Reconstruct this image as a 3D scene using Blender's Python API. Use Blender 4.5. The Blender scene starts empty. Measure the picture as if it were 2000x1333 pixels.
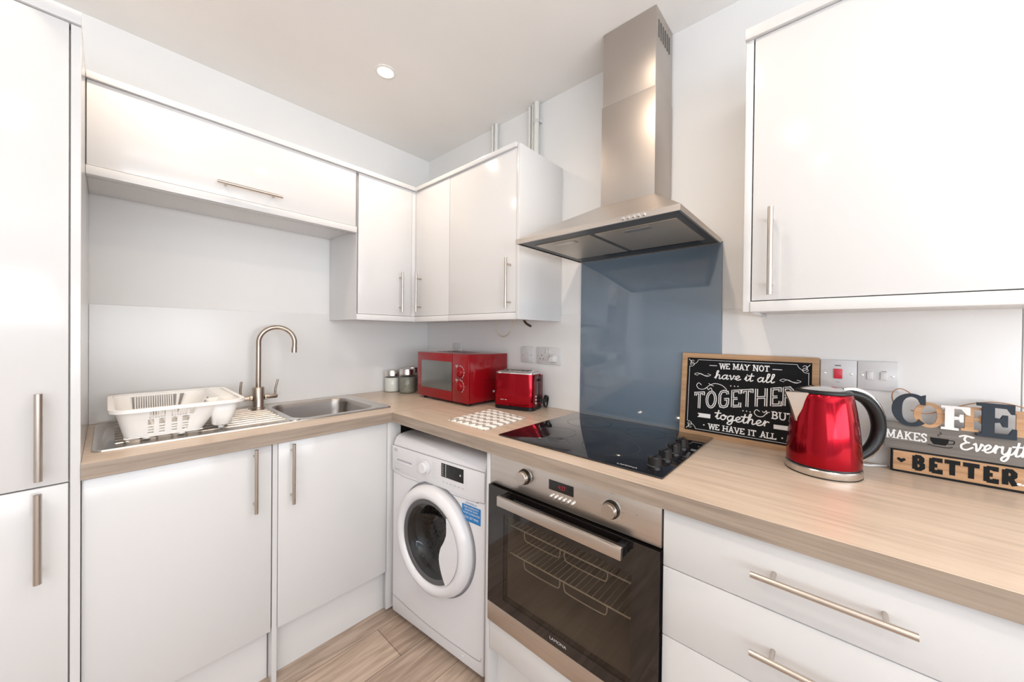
import bpy, bmesh, math, random
from mathutils import Vector, Matrix, Euler
random.seed(7)
PI = math.pi
SC = bpy.context.scene
COL = SC.collection

# ------------------------------------------------------------------ camera
cam_d = bpy.data.cameras.new('camera')
cam = bpy.data.objects.new('camera', cam_d); COL.objects.link(cam)
def aim_camera():
    yaw, pit, rol = math.radians(48.8766), math.radians(-.4103), math.radians(.6274)
    f = Vector((math.sin(yaw)*math.cos(pit), math.cos(yaw)*math.cos(pit), math.sin(pit)))
    r = Vector((math.cos(yaw), -math.sin(yaw), 0)); u = r.cross(f)
    R = r*math.cos(rol)+u*math.sin(rol); U = -r*math.sin(rol)+u*math.cos(rol)
    m = Matrix((R, U, -f)).transposed().to_4x4()
    m.translation = Vector((-1.4882, -2.1787, 1.3141))
    cam.matrix_world = m
aim_camera()
cam_d.sensor_width = 36; cam_d.lens = 706.4735*36/2000
cam_d.shift_x = -18.3442/2000; cam_d.shift_y = -7.3132/2000
cam_d.clip_start = .02
SC.camera = cam

# ------------------------------------------------------------------ world and lights
w = bpy.data.worlds.new('world'); SC.world = w; w.use_nodes = True
w.node_tree.nodes['Background'].inputs[0].default_value = (.80, .90, 1, 1)
w.node_tree.nodes['Background'].inputs[1].default_value = 1.0
SC.view_settings.view_transform = 'Standard'; SC.view_settings.look = 'None'
SC.view_settings.exposure = 0.17; SC.view_settings.gamma = 1
def area(name, loc, rot, sx, sy, power, col):
    d = bpy.data.lights.new(name, 'AREA'); d.shape = 'RECTANGLE'; d.size = sx; d.size_y = sy
    d.energy = power; d.color = col
    o = bpy.data.objects.new(name, d); COL.objects.link(o); o.location = loc; o.rotation_euler = rot
    return o
DAY = (.92, .96, 1)
area('daylight_back_fill', (-1.9, -4.95, 1.35), (PI/2+1.1, 0, 0), 3.2, 1.8, 112, DAY)      # soft fill added inside the room by the back window, tilted at the ceiling
area('daylight_side_fill', (-3.65, -3.9, 1.35), (PI/2+1.1, 0, -PI/2), 2.0, 1.8, 40, DAY)   # second added fill, just inside the side window, aimed mostly upward
LAMPS = [(-.646, -.594), (-1.479, -.60), (-.694, -1.696), (-1.479, -1.685), (-.69, -2.8), (-1.479, -2.8), (-2.3, -1.7), (-2.3, -2.8)]
ZCE = 2.5212
for lx_, ly_ in LAMPS:
    d = bpy.data.lights.new('downlight_beam', 'SPOT'); d.energy = 14.5; d.color = (1, .81, .62)
    d.spot_size = math.radians(165); d.spot_blend = .9; d.shadow_soft_size = .03
    o = bpy.data.objects.new('downlight_beam', d); COL.objects.link(o); o.location = (lx_, ly_, ZCE-.012)

# ------------------------------------------------------------------ materials
def mat(name, col, rough=.5, metal=0, coat=0, spec=.5, **kw):
    m = bpy.data.materials.new(name); m.use_nodes = True
    b = m.node_tree.nodes['Principled BSDF']
    b.inputs['Base Color'].default_value = (*col, 1); b.inputs['Roughness'].default_value = rough
    b.inputs['Metallic'].default_value = metal; b.inputs['Coat Weight'].default_value = coat
    b.inputs['Coat Roughness'].default_value = .04; b.inputs['Specular IOR Level'].default_value = spec
    if 'emit' in kw:
        b.inputs['Emission Color'].default_value = (*kw['emit'], 1); b.inputs['Emission Strength'].default_value = kw['es']
    return m
def nodes(m): return m.node_tree.nodes, m.node_tree.links, m.node_tree.nodes['Principled BSDF']
def noise_col(m, scale, c0, c1, stretch=(1, 1, 1), detail=4, p0=.35, p1=.65, bump=0, rough=None):
    n, l, b = nodes(m)
    tc = n.new('ShaderNodeTexCoord'); mp = n.new('ShaderNodeMapping'); mp.inputs['Scale'].default_value = stretch
    nz = n.new('ShaderNodeTexNoise'); nz.inputs['Scale'].default_value = scale; nz.inputs['Detail'].default_value = detail
    cr = n.new('ShaderNodeValToRGB'); cr.color_ramp.elements[0].position = p0; cr.color_ramp.elements[1].position = p1
    cr.color_ramp.elements[0].color = (*c0, 1); cr.color_ramp.elements[1].color = (*c1, 1)
    l.new(tc.outputs['Object'], mp.inputs[0]); l.new(mp.outputs[0], nz.inputs['Vector'])
    l.new(nz.outputs['Fac'], cr.inputs[0]); l.new(cr.outputs[0], b.inputs['Base Color'])
    if bump:
        bp = n.new('ShaderNodeBump'); bp.inputs['Strength'].default_value = bump; bp.inputs['Distance'].default_value = .002
        l.new(nz.outputs['Fac'], bp.inputs['Height']); l.new(bp.outputs[0], b.inputs['Normal'])
    if rough:
        mr = n.new('ShaderNodeMapRange'); mr.inputs[3].default_value = rough[0]; mr.inputs[4].default_value = rough[1]
        l.new(nz.outputs['Fac'], mr.inputs[0]); l.new(mr.outputs[0], b.inputs['Roughness'])
    return m
M = {}
M['paint'] = noise_col(mat('wall_paint', (.80, .79, .785), .6), 3, (.80, .795, .79), (.82, .815, .81), bump=.03)
M['ceil'] = noise_col(mat('ceiling_paint', (.80, .78, .76), .7), 3, (.86, .845, .83), (.88, .865, .85))  # white paint with the warm tint of the light mixed into its colour
M['panel'] = mat('glossy_wall_panel', (.77, .76, .755), .18, coat=0)
M['gloss'] = mat('white_gloss_lacquer', (.68, .675, .68), .14, coat=0, spec=.40)
M['carc'] = mat('white_carcass', (.76, .75, .745), .35)
M['plinth'] = mat('white_plinth', (.74, .73, .73), .30)
M['shadowgap'] = mat('dark_gap', (.10, .095, .09), .8)
M['appl'] = mat('white_enamel', (.74, .74, .77), .22, coat=.2)
M['plastic'] = mat('cream_plastic', (.88, .865, .845), .35)
M['whitepl'] = mat('white_switch_plastic', (.63, .62, .63), .25)
M['pipe'] = mat('white_painted_pipe', (.74, .74, .70), .4)
M['steel'] = noise_col(mat('brushed_steel', (.60, .56, .52), .36, 1), 2.5, (.48, .435, .40), (.54, .49, .45), stretch=(1, 1, 1.6), detail=2, rough=(.38, .46))
M['steelh'] = noise_col(mat('brushed_steel_sideways', (.60, .56, .52), .32, 1), 6, (.60, .545, .50), (.645, .595, .55), stretch=(14, .6, 14), rough=(.30, .36))
M['sink'] = noise_col(mat('sink_steel', (.66, .63, .60), .22, 1), 30, (.60, .57, .54), (.70, .67, .64), stretch=(.3, 3, 3), rough=(.18, .26))
M['bowl'] = mat('shaded_bowl_steel', (.38, .35, .33), .30, 1)  # darker copy of the sink steel, shade inside the bowl put into the colour
M['nickel'] = mat('brushed_nickel', (.47, .40, .34), .28, 1)
M['handle'] = mat('satin_handle', (.58, .52, .47), .30, 1)
M['chrome'] = mat('chrome', (.85, .84, .83), .08, 1)
M['black'] = mat('black_plastic', (.008, .008, .009), .3, spec=.35)
M['hob'] = mat('black_hob_glass', (.006, .006, .008), .04, spec=.9)
M['ring'] = mat('hob_ring_print', (.05, .05, .055), .2)
M['ovenglass'] = mat('black_oven_glass', (.008, .006, .006), .05, spec=.8)
M['print'] = mat('grey_print', (.25, .25, .26), .5)
M['printl'] = mat('pale_print', (.62, .62, .62), .5)
M['blueglass'] = mat('blue_grey_glass', (.15, .205, .27), .08, coat=.5, spec=.7)
M['filter'] = mat('filter_mesh', (.55, .49, .41), .38, .8)
M['hoodunder'] = mat('hood_underside', (.10, .105, .11), .4, .3)
M['red'] = mat('red_gloss', (.24, .004, .008), .10, spec=.4)
M['redmet'] = mat('red_metallic', (.34, .002, .011), .14, .88, coat=.15)
M['reddark'] = mat('dark_red_plastic', (.09, .004, .010), .25)
M['mwglass'] = mat('microwave_window', (.10, .105, .10), .10, coat=.6)
M['redsw'] = mat('red_rocker', (.62, .035, .06), .3)
M['led'] = mat('display_digits', (.1, 0, 0), .4, emit=(.8, .02, .05), es=.35)
M['dispblk'] = mat('display_black', (.008, .008, .009), .25)
M['lamp'] = mat('downlight_glow', (1, 1, 1), .4, emit=(1, .93, .84), es=18)
M['lampring'] = mat('downlight_ring', (.82, .80, .77), .3)
M['chalk'] = mat('black_board', (.008, .008, .009), .6, spec=.15)
M['whitepaint'] = mat('white_lettering', (.80, .80, .80), .5)
M['ink'] = mat('black_lettering', (.012, .013, .014), .6, spec=.15)
M['slate'] = mat('charcoal_board', (.035, .045, .060), .6, spec=.2)
M['twine'] = mat('jute_twine', (.42, .24, .13), .8)
M['cable'] = mat('cream_cable', (.62, .56, .45), .5)
M['brown'] = mat('brown_cable', (.06, .035, .02), .5)
M['rubber'] = mat('dark_seal', (.09, .09, .095), .35)
M['drum'] = noise_col(mat('drum_steel', (.4, .39, .38), .3, 1), 90, (.02, .02, .02), (.34, .33, .32), p0=.40, p1=.46, detail=0)
M['sticker'] = mat('blue_sticker', (.012, .19, .50), .4)
M['cavity'] = mat('oven_cavity', (.25, .215, .185), .4)
M['rack'] = mat('rack_wire', (.85, .78, .66), .3, .4)
M['winframe'] = mat('white_window_frame', (.8, .8, .8), .3)

def oak(name, along, c_lo, c_mid, c_hi, rough=.32):
    m = mat(name, c_mid, rough, coat=.12); n, l, b = nodes(m)
    tc = n.new('ShaderNodeTexCoord'); mp = n.new('ShaderNodeMapping')
    s = {'x': (1.3, 28, 28), 'y': (28, 1.3, 28), 'z': (28, 28, 1.3)}[along]
    mp.inputs['Scale'].default_value = s
    l.new(tc.outputs['Object'], mp.inputs[0])
    nz = n.new('ShaderNodeTexNoise'); nz.inputs['Scale'].default_value = 2.2; nz.inputs['Detail'].default_value = 8; nz.inputs['Roughness'].default_value = .62
    nz.inputs['Distortion'].default_value = .25
    l.new(mp.outputs[0], nz.inputs['Vector'])
    mp2 = n.new('ShaderNodeMapping'); mp2.inputs['Scale'].default_value = {'x': (5, 160, 160), 'y': (160, 5, 160), 'z': (160, 160, 5)}[along]
    l.new(tc.outputs['Object'], mp2.inputs[0])
    nf = n.new('ShaderNodeTexNoise'); nf.inputs['Scale'].default_value = 1.6; nf.inputs['Detail'].default_value = 3
    l.new(mp2.outputs[0], nf.inputs['Vector'])
    ad = n.new('ShaderNodeMath'); ad.operation = 'MULTIPLY_ADD'; ad.inputs[1].default_value = .35; 
    l.new(nf.outputs['Fac'], ad.inputs[0]); l.new(nz.outputs['Fac'], ad.inputs[2])
    cr = n.new('ShaderNodeValToRGB'); e = cr.color_ramp.elements
    e[0].position = .50; e[0].color = (*c_lo, 1); e[1].position = .86; e[1].color = (*c_hi, 1)
    k = e.new(.67); k.color = (*c_mid, 1)
    l.new(ad.outputs[0], cr.inputs[0]); l.new(cr.outputs[0], b.inputs['Base Color'])
    return m
OAK = ((.49, .385, .30), (.58, .46, .36), (.64, .515, .41))
M['oakx'] = oak('oak_worktop_grain_x', 'x', *OAK)
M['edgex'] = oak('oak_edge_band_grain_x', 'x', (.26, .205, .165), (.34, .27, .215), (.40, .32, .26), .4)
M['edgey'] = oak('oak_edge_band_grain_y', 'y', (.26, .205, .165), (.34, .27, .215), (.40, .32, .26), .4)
M['oaky'] = oak('oak_worktop_grain_y', 'y', *OAK)
M['framewood'] = oak('sign_frame_wood', 'y', (.30, .17, .085), (.42, .25, .13), (.50, .31, .17), .5)
M['signwood'] = oak('sign_board_wood', 'y', (.36, .20, .10), (.50, .29, .15), (.58, .36, .20), .5)
M['greywood'] = oak('sign_grey_board', 'y', (.13, .115, .105), (.17, .155, .14), (.20, .185, .17), .6)

def floor_mat():
    m = mat('oak_laminate_floor', (.5, .4, .3), .38); n, l, b = nodes(m)
    tc = n.new('ShaderNodeTexCoord'); mp = n.new('ShaderNodeMapping')
    mp.inputs['Location'].default_value = (.698+1.2*3, .664+.192*20, 0)
    l.new(tc.outputs['Object'], mp.inputs[0])
    br = n.new('ShaderNodeTexBrick'); br.inputs['Scale'].default_value = 1
    br.inputs['Brick Width'].default_value = 1.2; br.inputs['Row Height'].default_value = .192
    br.inputs['Mortar Size'].default_value = .0016; br.inputs['Mortar Smooth'].default_value = .2; br.offset = .37
    br.inputs['Color1'].default_value = (.42, .325, .26, 1); br.inputs['Color2'].default_value = (.54, .43, .35, 1)
    br.inputs['Mortar'].default_value = (.16, .11, .08, 1)
    l.new(mp.outputs[0], br.inputs['Vector'])
    mg = n.new('ShaderNodeMapping'); mg.inputs['Scale'].default_value = (1.6, 16, 1)
    l.new(tc.outputs['Object'], mg.inputs[0])
    nz = n.new('ShaderNodeTexNoise'); nz.inputs['Scale'].default_value = 2.4; nz.inputs['Detail'].default_value = 8; nz.inputs['Distortion'].default_value = 1.1
    l.new(mg.outputs[0], nz.inputs['Vector'])
    cr = n.new('ShaderNodeValToRGB'); cr.color_ramp.elements[0].position = .30; cr.color_ramp.elements[0].color = (.62, .58, .55, 1)
    cr.color_ramp.elements[1].position = .68; cr.color_ramp.elements[1].color = (1.12, 1.12, 1.12, 1)
    l.new(nz.outputs['Fac'], cr.inputs[0])
    mx = n.new('ShaderNodeMix'); mx.data_type = 'RGBA'; mx.blend_type = 'MULTIPLY'; mx.inputs[0].default_value = 1
    l.new(br.outputs['Color'], mx.inputs[6]); l.new(cr.outputs[0], mx.inputs[7]); l.new(mx.outputs[2], b.inputs['Base Color'])
    bp = n.new('ShaderNodeBump'); bp.inputs['Strength'].default_value = .25; bp.inputs['Distance'].default_value = .001; bp.invert = True
    l.new(br.outputs['Fac'], bp.inputs['Height']); l.new(bp.outputs[0], b.inputs['Normal'])
    return m
M['floor'] = floor_mat()
def chevron_mat():
    m = mat('chevron_cloth', (.8, .78, .75), .85); n, l, b = nodes(m)
    tc = n.new('ShaderNodeTexCoord'); sp = n.new('ShaderNodeSeparateXYZ'); l.new(tc.outputs['Object'], sp.inputs[0])
    def mt(op, a, bb=None):
        k = n.new('ShaderNodeMath'); k.operation = op
        for i, v in enumerate((a, bb)):
            if v is None: continue
            if isinstance(v, (int, float)): k.inputs[i].default_value = v
            else: l.new(v, k.inputs[i])
        return k.outputs[0]
    z = mt('PINGPONG', mt('MULTIPLY', sp.outputs[0], 1), .019)           # zigzag
    v = mt('ADD', sp.outputs[1], mt('MULTIPLY', z, .9))
    s = mt('FRACT', mt('DIVIDE', mt('ADD', v, 1), .042))
    on = mt('LESS_THAN', s, .42)
    mx = n.new('ShaderNodeMix'); mx.data_type = 'RGBA'; l.new(on, mx.inputs[0])
    mx.inputs[6].default_value = (.84, .81, .78, 1); mx.inputs[7].default_value = (.36, .32, .29, 1)
    l.new(mx.outputs[2], b.inputs['Base Color'])
    return m
M['chevron'] = chevron_mat()
def pane_mat(name, tint, gloss):
    m = bpy.data.materials.new(name); m.use_nodes = True; n = m.node_tree.nodes; l = m.node_tree.links
    n.remove(n['Principled BSDF']); out = n['Material Output']
    t = n.new('ShaderNodeBsdfTransparent'); t.inputs[0].default_value = (*tint, 1)
    g = n.new('ShaderNodeBsdfGlossy'); g.inputs['Roughness'].default_value = .03
    lf = n.new('ShaderNodeLayerWeight'); lf.inputs[0].default_value = .5
    pw = n.new('ShaderNodeMath'); pw.operation = 'POWER'; pw.inputs[1].default_value = 3.5; l.new(lf.outputs['Facing'], pw.inputs[0])
    lw = n.new('ShaderNodeMath'); lw.operation = 'MULTIPLY_ADD'; lw.inputs[1].default_value = .55; lw.inputs[2].default_value = gloss; l.new(pw.outputs[0], lw.inputs[0])
    mx = n.new('ShaderNodeMixShader'); l.new(lw.outputs[0], mx.inputs[0]); l.new(t.outputs[0], mx.inputs[1]); l.new(g.outputs[0], mx.inputs[2])
    l.new(mx.outputs[0], out.inputs[0]); return m
M['tint'] = pane_mat('tinted_oven_pane', (.74, .71, .67), .05)
M['clear'] = pane_mat('clear_jar_glass', (.95, .97, .96), .03)
M['window'] = pane_mat('window_glass', (.97, .98, .98), .02)
M['doorglass'] = pane_mat('washer_door_glass', (.42, .42, .43), .05)
M['sugar'] = mat('white_sugar', (.80, .78, .74), .8)
M['oats'] = noise_col(mat('speckled_tea', (.4, .38, .33), .8), 220, (.14, .13, .10), (.36, .34, .29))

# ------------------------------------------------------------------ mesh helpers
WM = {}
def link(o): COL.objects.link(o); return o
def thing(name, label, cat, loc=(0, 0, 0), rotz=0, group=None):
    o = bpy.data.objects.new(name, None); link(o); o.location = loc; o.rotation_euler = (0, 0, rotz)
    o.empty_display_size = .05
    o['label'] = label; o['category'] = cat
    if group: o['group'] = group
    WM[o.name] = Matrix.Translation(Vector(loc)) @ Matrix.Rotation(rotz, 4, 'Z')
    return o
def tag(o, label, cat, group=None):
    o['label'] = label; o['category'] = cat
    if group: o['group'] = group
    return o
def obj(name, bm, m, parent=None, world=True, label=None, sharp=32, smooth=True):
    """one mesh object; verts given in world space unless world=False (then in the parent's space)"""
    if parent is not None and world and parent.name in WM: bm.transform(WM[parent.name].inverted())
    bmesh.ops.remove_doubles(bm, verts=bm.verts, dist=5e-7)
    me = bpy.data.meshes.new(name); bm.to_mesh(me); bm.free()
    me.materials.append(m if not isinstance(m, str) else M[m])
    if smooth:
        me.shade_smooth(); me.set_sharp_from_angle(angle=math.radians(sharp))
    o = bpy.data.objects.new(name, me); link(o)
    if parent is not None:
        o.parent = parent; WM[o.name] = WM.get(parent.name, Matrix.Identity(4))
    else: WM[o.name] = Matrix.Identity(4)
    if label: o['label'] = label
    return o
def struct(name, bm, m, parent=None):
    o = obj(name, bm, m, parent, smooth=False); 
    if parent is None: o['kind'] = 'structure'
    return o
def BM(): return bmesh.new()
def box(bm, x0, x1, y0, y1, z0, z1, bev=0, seg=2, T=None):
    r = bmesh.ops.create_cube(bm, size=1)
    vs = r['verts']
    for v in vs:
        v.co = Vector((x0+(v.co.x+.5)*(x1-x0), y0+(v.co.y+.5)*(y1-y0), z0+(v.co.z+.5)*(z1-z0)))
    if T is not None: bmesh.ops.transform(bm, matrix=T, verts=vs)
    if bev:
        es = list({e for v in vs for e in v.link_edges})
        bmesh.ops.bevel(bm, geom=es, offset=bev, segments=seg, affect='EDGES', profile=.5, clamp_overlap=True)
    return bm
def B(*a, **k): return box(BM(), *a, **k)
def ringverts(bm, pts): return [bm.verts.new(p) for p in pts]
def bridge(bm, a, b, close=True):
    n = len(a); fs = []
    for i in range(n if close else n-1):
        j = (i+1) % n
        try: fs.append(bm.faces.new((a[i], a[j], b[j], b[i])))
        except ValueError: pass
    return fs
def lathe(bm, prof, c=(0, 0, 0), seg=40, axis='z', cap0=True, cap1=True):
    """prof list of (r, h)"""
    c = Vector(c); rings = []
    for r, h in prof:
        pts = []
        for i in range(seg):
            a = 2*PI*i/seg; x, y = r*math.cos(a), r*math.sin(a)
            p = {'z': (x, y, h), 'x': (h, x, y), 'y': (x, h, y)}[axis]
            pts.append(c+Vector(p))
        rings.append(ringverts(bm, pts))
    for a, b in zip(rings, rings[1:]): bridge(bm, a, b)
    if cap0 and prof[0][0] > 1e-5: bm.faces.new(rings[0])
    if cap1 and prof[-1][0] > 1e-5: bm.faces.new(rings[-1])
    bmesh.ops.recalc_face_normals(bm, faces=bm.faces)
    return bm
def tube(bm, pts, r, seg=12, closed=False, ell=None, up=Vector((0, 0, 1))):
    """sweep; r float or list; ell=(a,b) scale of section along side / up"""
    pts = [Vector(p) for p in pts]; n = len(pts); rings = []
    prev = None
    for i, p in enumerate(pts):
        if closed: t = pts[(i+1) % n]-pts[i-1]
        else: t = pts[min(i+1, n-1)]-pts[max(i-1, 0)]
        t.normalize()
        if prev is None:
            s = t.cross(up)
            if s.length < 1e-3: s = t.cross(Vector((1, 0, 0)))
        else: s = prev-t*prev.dot(t)
        s.normalize(); prev = s; u = s.cross(t).normalized()
        rr = r[i] if isinstance(r, (list, tuple)) else r
        a_, b_ = ell if ell else (1, 1)
        rings.append(ringverts(bm, [p+s*math.cos(2*PI*k/seg)*rr*a_+u*math.sin(2*PI*k/seg)*rr*b_ for k in range(seg)]))
    for a, b in zip(rings, rings[1:]): bridge(bm, a, b)
    if closed: bridge(bm, rings[-1], rings[0])
    else: bm.faces.new(rings[0]); bm.faces.new(rings[-1])
    bmesh.ops.recalc_face_normals(bm, faces=bm.faces)
    return bm
def rrect(x0, x1, y0, y1, r, n=6):
    """rounded rectangle points, ccw"""
    out = []
    for cx, cy, a0 in ((x1-r, y1-r, 0), (x0+r, y1-r, PI/2), (x0+r, y0+r, PI), (x1-r, y0+r, 1.5*PI)):
        for k in range(n+1):
            a = a0+PI/2*k/n; out.append((cx+r*math.cos(a), cy+r*math.sin(a)))
    return out
def loft(bm, loops, cap0=True, cap1=True):
    rs = [ringverts(bm, l) for l in loops]
    for a, b in zip(rs, rs[1:]): bridge(bm, a, b)
    if cap0: bm.faces.new(rs[0])
    if cap1: bm.faces.new(rs[-1])
    bmesh.ops.recalc_face_normals(bm, faces=bm.faces)
    return bm
def prism(bm, poly, fn, t0, t1):
    """extrude 2-D polygon; fn(u,v,t) -> 3-D point"""
    a = ringverts(bm, [fn(u, v, t0) for u, v in poly]); b = ringverts(bm, [fn(u, v, t1) for u, v in poly])
    bridge(bm, a, b); bm.faces.new(a); bm.faces.new(b)
    bmesh.ops.recalc_face_normals(bm, faces=bm.faces); return bm
def catmull(pts, n=6):
    if len(pts) < 3: return pts
    P = [pts[0]]+list(pts)+[pts[-1]]; out = []
    for i in range(1, len(P)-2):
        for k in range(n):
            t = k/n; o = []
            for d in range(len(pts[0])):
                a, b, c, e = (P[i-1][d], P[i][d], P[i+1][d], P[i+2][d])
                o.append(.5*((2*b)+(-a+c)*t+(2*a-5*b+4*c-e)*t*t+(-a+3*b-3*c+e)*t**3))
            out.append(tuple(o))
    out.append(tuple(pts[-1])); return out
RC = [0]
def ribbon(bm, pts, wd, fn, off, closed=False, round_end=False):
    """flat painted stroke of width wd in the plane fn(u,v,off); each stroke lies a hair above the one before"""
    if not closed and len(pts) > 2:
        for i in range(1, len(pts)-1):
            a, p, b = pts[i-1], pts[i], pts[i+1]
            d1 = Vector((p[0]-a[0], p[1]-a[1])); d2 = Vector((b[0]-p[0], b[1]-p[1]))
            if d1.length > 1e-9 and d2.length > 1e-9 and d1.angle(d2) > math.radians(50):
                e1 = d1.normalized()*wd*.5; e2 = d2.normalized()*wd*.5
                ribbon(bm, list(pts[:i])+[(p[0]+e1.x, p[1]+e1.y)], wd, fn, off)
                ribbon(bm, [(p[0]-e2.x, p[1]-e2.y)]+list(pts[i+1:]), wd, fn, off)
                return bm
    RC[0] = (RC[0]+1) % 12
    off = off+RC[0]*2.0e-5
    n = len(pts); L = []; R = []
    for i in range(n):
        if closed: a, b = pts[i-1], pts[(i+1) % n]
        else: a, b = pts[max(i-1, 0)], pts[min(i+1, n-1)]
        p = pts[i]
        d1 = Vector((p[0]-a[0], p[1]-a[1])); d2 = Vector((b[0]-p[0], b[1]-p[1]))
        if d1.length < 1e-9: d1 = d2
        if d2.length < 1e-9: d2 = d1
        d1.normalize(); d2.normalize(); t = d1+d2
        if t.length < 1e-3: t = d1
        t.normalize(); nn = Vector((-t.y, t.x)); k = min(1/max(abs(nn.dot(Vector((-d1.y, d1.x)))), .45), 1.8)
        h = wd/2*k; oo = off+(0 if closed else i*4e-6)
        L.append(bm.verts.new(fn(p[0]+nn.x*h, p[1]+nn.y*h, oo))); R.append(bm.verts.new(fn(p[0]-nn.x*h, p[1]-nn.y*h, oo)))
    for i in range(n if closed else n-1):
        j = (i+1) % n
        try: bm.faces.new((R[i], R[j], L[j], L[i]))
        except ValueError: pass
    if round_end and not closed:
        disc(bm, pts[0], wd/2, fn, off-1e-5); disc(bm, pts[-1], wd/2, fn, off+(n+2)*4e-6)
    return bm
def disc(bm, c, r, fn, off, n=14, ry=None):
    ry = ry or r
    bm.faces.new([bm.verts.new(fn(c[0]+r*math.cos(2*PI*k/n), c[1]+ry*math.sin(2*PI*k/n), off)) for k in range(n)])
def poly(bm, pts, fn, off):
    bm.faces.new([bm.verts.new(fn(u, v, off)) for u, v in pts])
def planefn(O, U, V):
    O, U, V = Vector(O), Vector(U), Vector(V); N = U.cross(V).normalized()
    return lambda u, v, o=0: O+U*u+V*v+N*o
def orient(bm, N):
    for f in bm.faces:
        f.normal_update()
        if f.normal.dot(N) < 0: f.normal_flip()
def text_bm(s, size, fn, off, align='CENTER', sx=1, bold=0):
    c = bpy.data.curves.new('txt', 'FONT'); c.body = s; c.size = size; c.align_x = align; c.offset = bold; c.resolution_u = 3
    o = bpy.data.objects.new('txt', c); link(o)
    dg = bpy.context.evaluated_depsgraph_get(); me = bpy.data.meshes.new_from_object(o.evaluated_get(dg))
    bm = BM(); bm.from_mesh(me)
    for v in bm.verts: v.co = fn(v.co.x*sx, v.co.y, off)
    bpy.data.objects.remove(o); bpy.data.curves.remove(c); bpy.data.meshes.remove(me)
    return bm
def bar_handle(parent, p0, p1, outward, world=True, r=.006, inset=.028, label=None, standoff=.033):
    """bar handle from p0 to p1 (points on the face), standing off along outward"""
    p0, p1, o = Vector(p0), Vector(p1), Vector(outward); d = (p1-p0).normalized(); bm = BM()
    up = Vector((.3, .5, .81))
    tube(bm, [p0+o*standoff, p1+o*standoff], r, 16, up=up)
    for p in (p0+d*inset, p1-d*inset): tube(bm, [p-o*.0005, p+o*standoff], r*.7, 12, up=Vector((.31, .77, .55)))
    return obj('handle', bm, 'handle', parent, world)

# ------------------------------------------------------------------ room shell
XW, YB = -3.9, -5.2                      # side wall and back wall behind the camera
struct('floor', B(XW-.1, .1, YB-.1, .1, -.05, 0), 'floor')
struct('ceiling', B(XW-.1, .1, YB-.1, .1, ZCE, ZCE+.05), 'ceil')
struct('wall_left', B(XW-.1, .1, 0, .1, 0, ZCE), 'paint')
struct('wall_right', B(0, .1, YB-.1, 0, 0, ZCE), 'paint')
def wall_with_hole(name, ax, c0, c1, a0, a1, h0, h1, z0, z1):
    bm = BM()
    def bb(p, q, zz0, zz1):
        if ax == 'y': box(bm, p, q, c0, c1, zz0, zz1)
        else: box(bm, c0, c1, p, q, zz0, zz1)
    bb(a0, h0, 0, ZCE); bb(h1, a1, 0, ZCE); bb(h0, h1, 0, z0); bb(h0, h1, z1, ZCE)
    return struct(name, bm, 'paint')
wall_with_hole('wall_back', 'y', YB-.1, YB, XW, 0, -3.55, -.25, .3, 2.35)
wall_with_hole('wall_side', 'x', XW-.1, XW, YB, 0, -4.95, -2.85, .3, 2.35)
def window(n, ax, c, h0, h1):
    bm = BM()
    def bb(p, q, zz0, zz1, t=.05):
        if ax == 'y': box(bm, p, q, c-t, c, zz0, zz1)
        else: box(bm, c-t, c, p, q, zz0, zz1)
    for p, q in ((h0, h0+.05), (h1-.05, h1), ((h0+h1)/2-.03, (h0+h1)/2+.03)): bb(p, q, .30, 2.35)
    bb(h0, h1, .30, .35); bb(h0, h1, 2.30, 2.35)
    f = struct('window_%d' % n, bm, 'winframe')
    bm = BM()
    if ax == 'y': box(bm, h0+.05, h1-.05, c-.03, c-.025, .35, 2.3)
    else: box(bm, c-.03, c-.025, h0+.05, h1-.05, .35, 2.3)
    obj('window_glass', bm, 'window', f)
window(1, 'y', YB-.04, -3.55, -.25); window(2, 'x', XW-.04, -4.95, -2.85)
ZC, ZU = .9462, .9462-.0441              # worktop top and underside
# glossy splash panels on the two walls
PT = 1.415
struct('trim_1', B(-1.535, -.0002, -.0035, -.0002, ZC, PT, bev=.001, seg=1), 'panel')
struct('trim_2', B(-.0035, -.0002, -1.2575, -.0036, ZC, PT, bev=.001, seg=1), 'panel')
struct('trim_3', B(-.0035, -.0002, -2.522, -1.8600, ZC, PT, bev=.001, seg=1), 'panel')
struct('trim_4', B(-.0035, -.0002, -3.0, -2.524, ZC, PT, bev=.001, seg=1), 'panel')

# ------------------------------------------------------------------ worktops
Df = -.6156; Da = -.6271
SX0, SX1, SY0, SY1 = -1.52, -.553, -.515, -.028      # sink plate
BX0, BX1, BY0, BY1 = -.966, -.612, -.470, -.072      # bowl
bm = BM()
def slab_with_hole(bm, x0, x1, y0, y1, z0, z1, hx0, hx1, hy0, hy1):
    X = [x0, hx0, hx1, x1]; Y = [y0, hy0, hy1, y1]
    g = {(i, j, k): bm.verts.new((X[i], Y[j], (z0, z1)[k])) for i in range(4) for j in range(4) for k in (0, 1)}
    for k in (0, 1):
        for i in range(3):
            for j in range(3):
                if (i, j) != (1, 1): bm.faces.new((g[i, j, k], g[i+1, j, k], g[i+1, j+1, k], g[i, j+1, k]))
    for i in range(3):
        for j in (0, 3): bm.faces.new((g[i, j, 0], g[i+1, j, 0], g[i+1, j, 1], g[i, j, 1]))
    for j in range(3):
        for i in (0, 3): bm.faces.new((g[i, j, 0], g[i, j+1, 0], g[i, j+1, 1], g[i, j, 1]))
    for (a, b) in (((1, 1), (2, 1)), ((2, 1), (2, 2)), ((2, 2), (1, 2)), ((1, 2), (1, 1))):
        bm.faces.new((g[*a, 0], g[*b, 0], g[*b, 1], g[*a, 1]))
    bmesh.ops.recalc_face_normals(bm, faces=bm.faces)
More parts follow.
